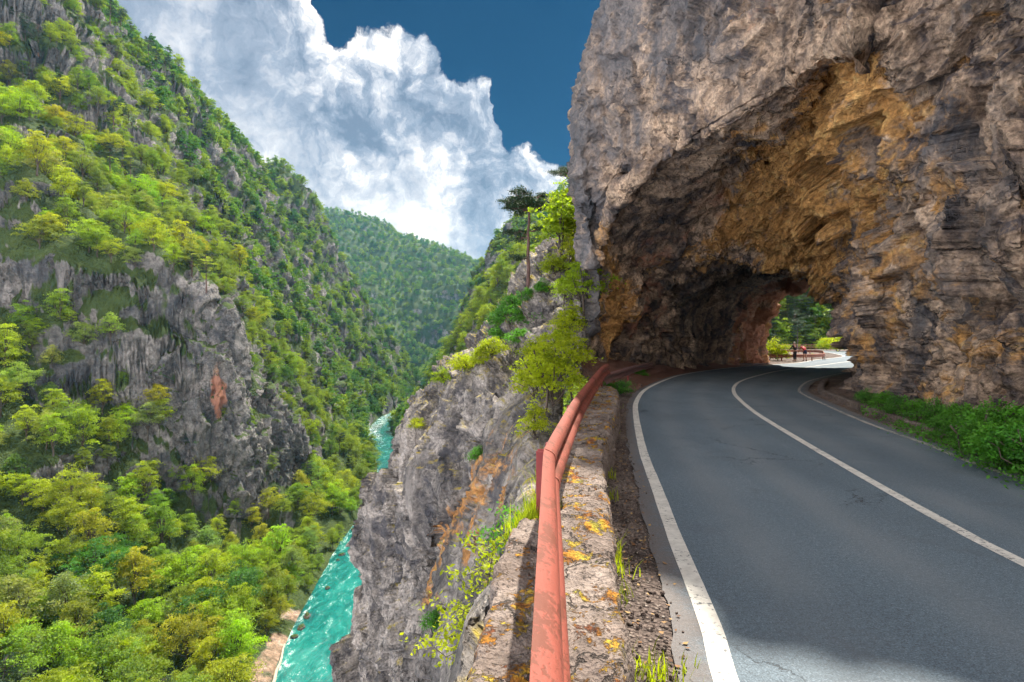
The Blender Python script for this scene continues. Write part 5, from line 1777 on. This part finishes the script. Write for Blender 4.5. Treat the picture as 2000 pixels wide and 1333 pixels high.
for k, (px, py, r, lab) in enumerate(boul):
    c = np.array(ground_pt(px, py, -60 + CAM_H - CAM_H))
    me = stone_mesh('river_boulder', [np.zeros(3)], [r], 950 + k)
    for nm in ('ochre', 'red', 'dark_tone'):
        add_attr(me, nm, np.full(len(me.vertices), .5 if nm == 'ochre' and 'brown' in lab else 0))
    o = link('river_boulder', me, M['crag_rock'], smooth=True)
    o.location = (c[0], c[1], -59.85)
    tag(o, lab, 'boulder', 'boulders in the river')

# island shrubs beyond the tunnel
for px, py, d, f, v, lab in ((1507, 704, 52, 1.9, 0, 'sunlit yellow shrub at the tunnel exit'), (1521, 706, 52.6, 1.0, 1, 'smaller yellow shrub left of the people'), (1538, 704, 56, .5, 2, 'low yellow plant under the curved guardrail'),
                             (1588, 700, 61, .45, 0, 'low plant at the tip of the road island'), (1562, 702, 60, .4, 1, 'grassy plant inside the road island'), (1650, 690, 96, 3.2, 2, 'bright shrub beyond the bend, near the pillar'), (1632, 688, 101, 3.0, 0, 'bright shrub at the end of the far railing'), (1612, 686, 108, 2.2, 1, 'low bright shrub behind the far railing')):
    place_tree('shrub', SHRUB_Y[v], (*P(px, py, d)[:2], 0), f, rr_.uniform(0, 6), lab, 'bush')

# ------------------------------------------------------------------ the two people by the island guardrail
def plain(name, col, rough=.8):
    m, nt, out = new_mat(name)
    pos = nt.node('ShaderNodeTexCoord').outputs['Object']
    n1 = nt.noise(pos, 9.0, 4, .6)
    principled(nt, out, nt.mix(n1, tuple(.8 * c for c in col), tuple(min(1, 1.2 * c) for c in col)), rough, n1, .004)
    return m


M['skin'] = plain('skin', (.45, .25, .18), .55)
M['black_cloth'] = plain('black_cloth', (.012, .012, .016))
M['navy_cloth'] = plain('navy_cloth', (.02, .025, .06))
M['red_cloth'] = plain('red_cloth', (.40, .03, .045))
M['white_hair'] = plain('white_hair', (.62, .58, .52))
M['dark_hair'] = plain('dark_hair', (.06, .035, .025))
M['shoe'] = plain('shoe', (.06, .05, .05))


def skin_mesh(name, verts, edges, radii, mat, parent, root_v=0, sub=2):
    me = bpy.data.meshes.new(name)
    me.from_pydata([tuple(v) for v in verts], edges, [])
    o = link(name, me, mat, parent)
    if not me.skin_vertices:
        bm = bmesh.new(); bm.from_mesh(me); bm.verts.layers.skin.verify(); bm.to_mesh(me); bm.free()
    for i, r in enumerate(radii):
        rx = r if hasattr(r, '__len__') else (r, r)
        me.skin_vertices[0].data[i].radius = rx
        me.skin_vertices[0].data[i].use_root = (i == root_v)
    md = o.modifiers.new('skin', 'SKIN'); md.use_smooth_shade = True
    sb = o.modifiers.new('smooth', 'SUBSURF'); sb.levels = sub; sb.render_levels = sub
    return o


def person(loc, rz, lean, hands, legs_spread, label, top, bottom, hair, long_trousers, scale=1.0):
    """stands at loc facing +Y before turning by rz; lean in radians forwards; hands: two world-local targets (x,y,z)"""
    root = empty('person', loc, rz); root.scale = (scale,) * 3
    tag(root, label, 'person', None)
    pel = np.array([0, 0, .94])
    f = np.array([0, math.sin(lean), math.cos(lean)])
    waist, chest, neck = pel + f * .16, pel + f * .36, pel + f * .54
    hd = np.array([0, math.sin(lean * .6), math.cos(lean * .6)])
    head0, head1 = neck + hd * .10, neck + hd * .24
    V = [pel, waist, chest, neck, head0, head1]
    Rd = [(.14, .11), (.125, .095), (.155, .11), (.055, .055), (.078, .088), (.075, .085)]
    E = [(0, 1), (1, 2), (2, 3), (3, 4), (4, 5)]
    nose = len(V); V.append(head0 + hd * .06 + np.array([0, .105, 0])); Rd.append(.014); E.append((4, nose))
    limbs = {}
    for s, ht in zip((-1, 1), hands):
        sh = neck - f * .06 + np.array([s * .175, 0, 0])
        ht = np.array(ht, dtype=float)
        d = ht - sh; L = np.linalg.norm(d)
        reach = .58
        if L > reach: ht = sh + d / L * reach; L = reach
        mid = (sh + ht) / 2; bend = math.sqrt(max(.29 ** 2 - (L / 2) ** 2, 0))
        elb = mid + np.array([s * .5, -.35, -.8]) / 1.0 * bend
        i = len(V)
        V += [sh, elb, ht, ht + d / np.linalg.norm(d) * .07]
        Rd += [.058, .044, .031, (.040, .020)]
        E += [(2, i), (i, i + 1), (i + 1, i + 2), (i + 2, i + 3)]
        limbs[('arm', s)] = (sh, elb, ht)
        fw = d / np.linalg.norm(d); sd = np.cross(fw, [0, 0, 1.0]); sd /= np.linalg.norm(sd) + 1e-9
        for k in range(4):
            b = V[i + 3] + sd * (.028 - .0187 * k); j = len(V)
            ln = (.065, .075, .07, .052)[k]
            V += [b + fw * ln * .5, b + fw * ln + np.array([0, 0, -.018])]; Rd += [.0095, .008]
            E += [(i + 3, j), (j, j + 1)]
        j = len(V); V += [V[i + 2] + sd * .035 * s + fw * .03, V[i + 2] + sd * .05 * s + fw * .07]; Rd += [.012, .009]; E += [(i + 2, j), (j, j + 1)]
    for s in (-1, 1):
        hip = pel + np.array([s * .09, 0, -.06])
        foot = np.array([s * (.09 + legs_spread), .02 * s, .07])
        knee = (hip + foot) / 2 + np.array([0, .03, .02])
        toe = foot + np.array([s * .03, .17, -.035])
        i = len(V)
        V += [hip, knee, foot, toe]; Rd += [.088, .060, .042, (.040, .030)]
        E += [(0, i), (i, i + 1), (i + 1, i + 2), (i + 2, i + 3)]
        limbs[('leg', s)] = (hip, knee, foot, toe)
    skin_mesh('body', V, E, Rd, M['skin'], root)
    # clothing, one size larger
    v = [waist - f * .10, waist, chest, neck - f * .03]; r = [(.152, .122), (.142, .112), (.17, .125), (.072, .068)]; e = [(0, 1), (1, 2), (2, 3)]
    for s in (-1, 1):
        sh, elb, ht = limbs[('arm', s)]; i = len(v)
        far = elb + (ht - elb) * .85 if long_trousers else sh + (elb - sh) * .6
        pts = [sh, elb, far] if long_trousers else [sh, far]
        v += pts; r += [.07, .055, .043][:len(pts)]
        e += [(2, i)] + [(i + q, i + q + 1) for q in range(len(pts) - 1)]
    skin_mesh('shirt', v, e, r, top, root, 1)
    v = [pel + f * .06, pel]; r = [(.152, .124), (.155, .125)]; e = [(0, 1)]
    for s in (-1, 1):
        hip, knee, foot, toe = limbs[('leg', s)]; i = len(v)
        pts = [hip, knee, foot + (knee - foot) * .08] if long_trousers else [hip, hip + (knee - hip) * .62]
        v += pts; r += ([.10, .074, .060] if long_trousers else [.105, .095])
        e += [(1, i)] + [(i + q, i + q + 1) for q in range(len(pts) - 1)]
    skin_mesh('trousers' if long_trousers else 'shorts', v, e, r, bottom, root, 1)
    back = np.array([0, -.02, 0])
    skin_mesh('hair', [head0 + hd * .03 + back * 1.8, head1 + back + hd * .03], [(0, 1)], [(.082, .088), (.084, .09)], hair, root)
    for s in (-1, 1):
        hip, knee, foot, toe = limbs[('leg', s)]
        skin_mesh('shoe', [foot + np.array([0, -.05, -.03]), toe + np.array([0, .02, 0])], [(0, 1)], [(.05, .042), (.046, .034)], M['shoe'], root)
    return root


person((25.25, 50.75, 0), 0.35, 0.12, ((-.42, .30, 1.02), (.28, .28, .98)), .03, 'white-haired person in black clothes standing by the curved guardrail, one arm reaching out', M['black_cloth'], M['black_cloth'], M['white_hair'], True, 1.0)
person((26.15, 50.75, 0), 0.15, 0.75, ((-.22, .62, .86), (.24, .60, .84)), .06, 'person in red top and dark shorts leaning forward over the curved guardrail', M['red_cloth'], M['navy_cloth'], M['dark_hair'], False, .97)

# ------------------------------------------------------------------ air of the gorge
m, nt, out = new_mat('haze')
vol = nt.node('ShaderNodeVolumePrincipled', {'Color': (0.20, 0.60, 0.95, 1), 'Density': 0.00007, 'Anisotropy': 0.2})
nt.l.new(vol.outputs[0], out.inputs['Volume'])
M['haze'] = m
hz = link('haze', box_mesh('haze', [(-250, 1150, 180, 1900, 2500, 490)]), m)
tag(hz, kind='stuff')
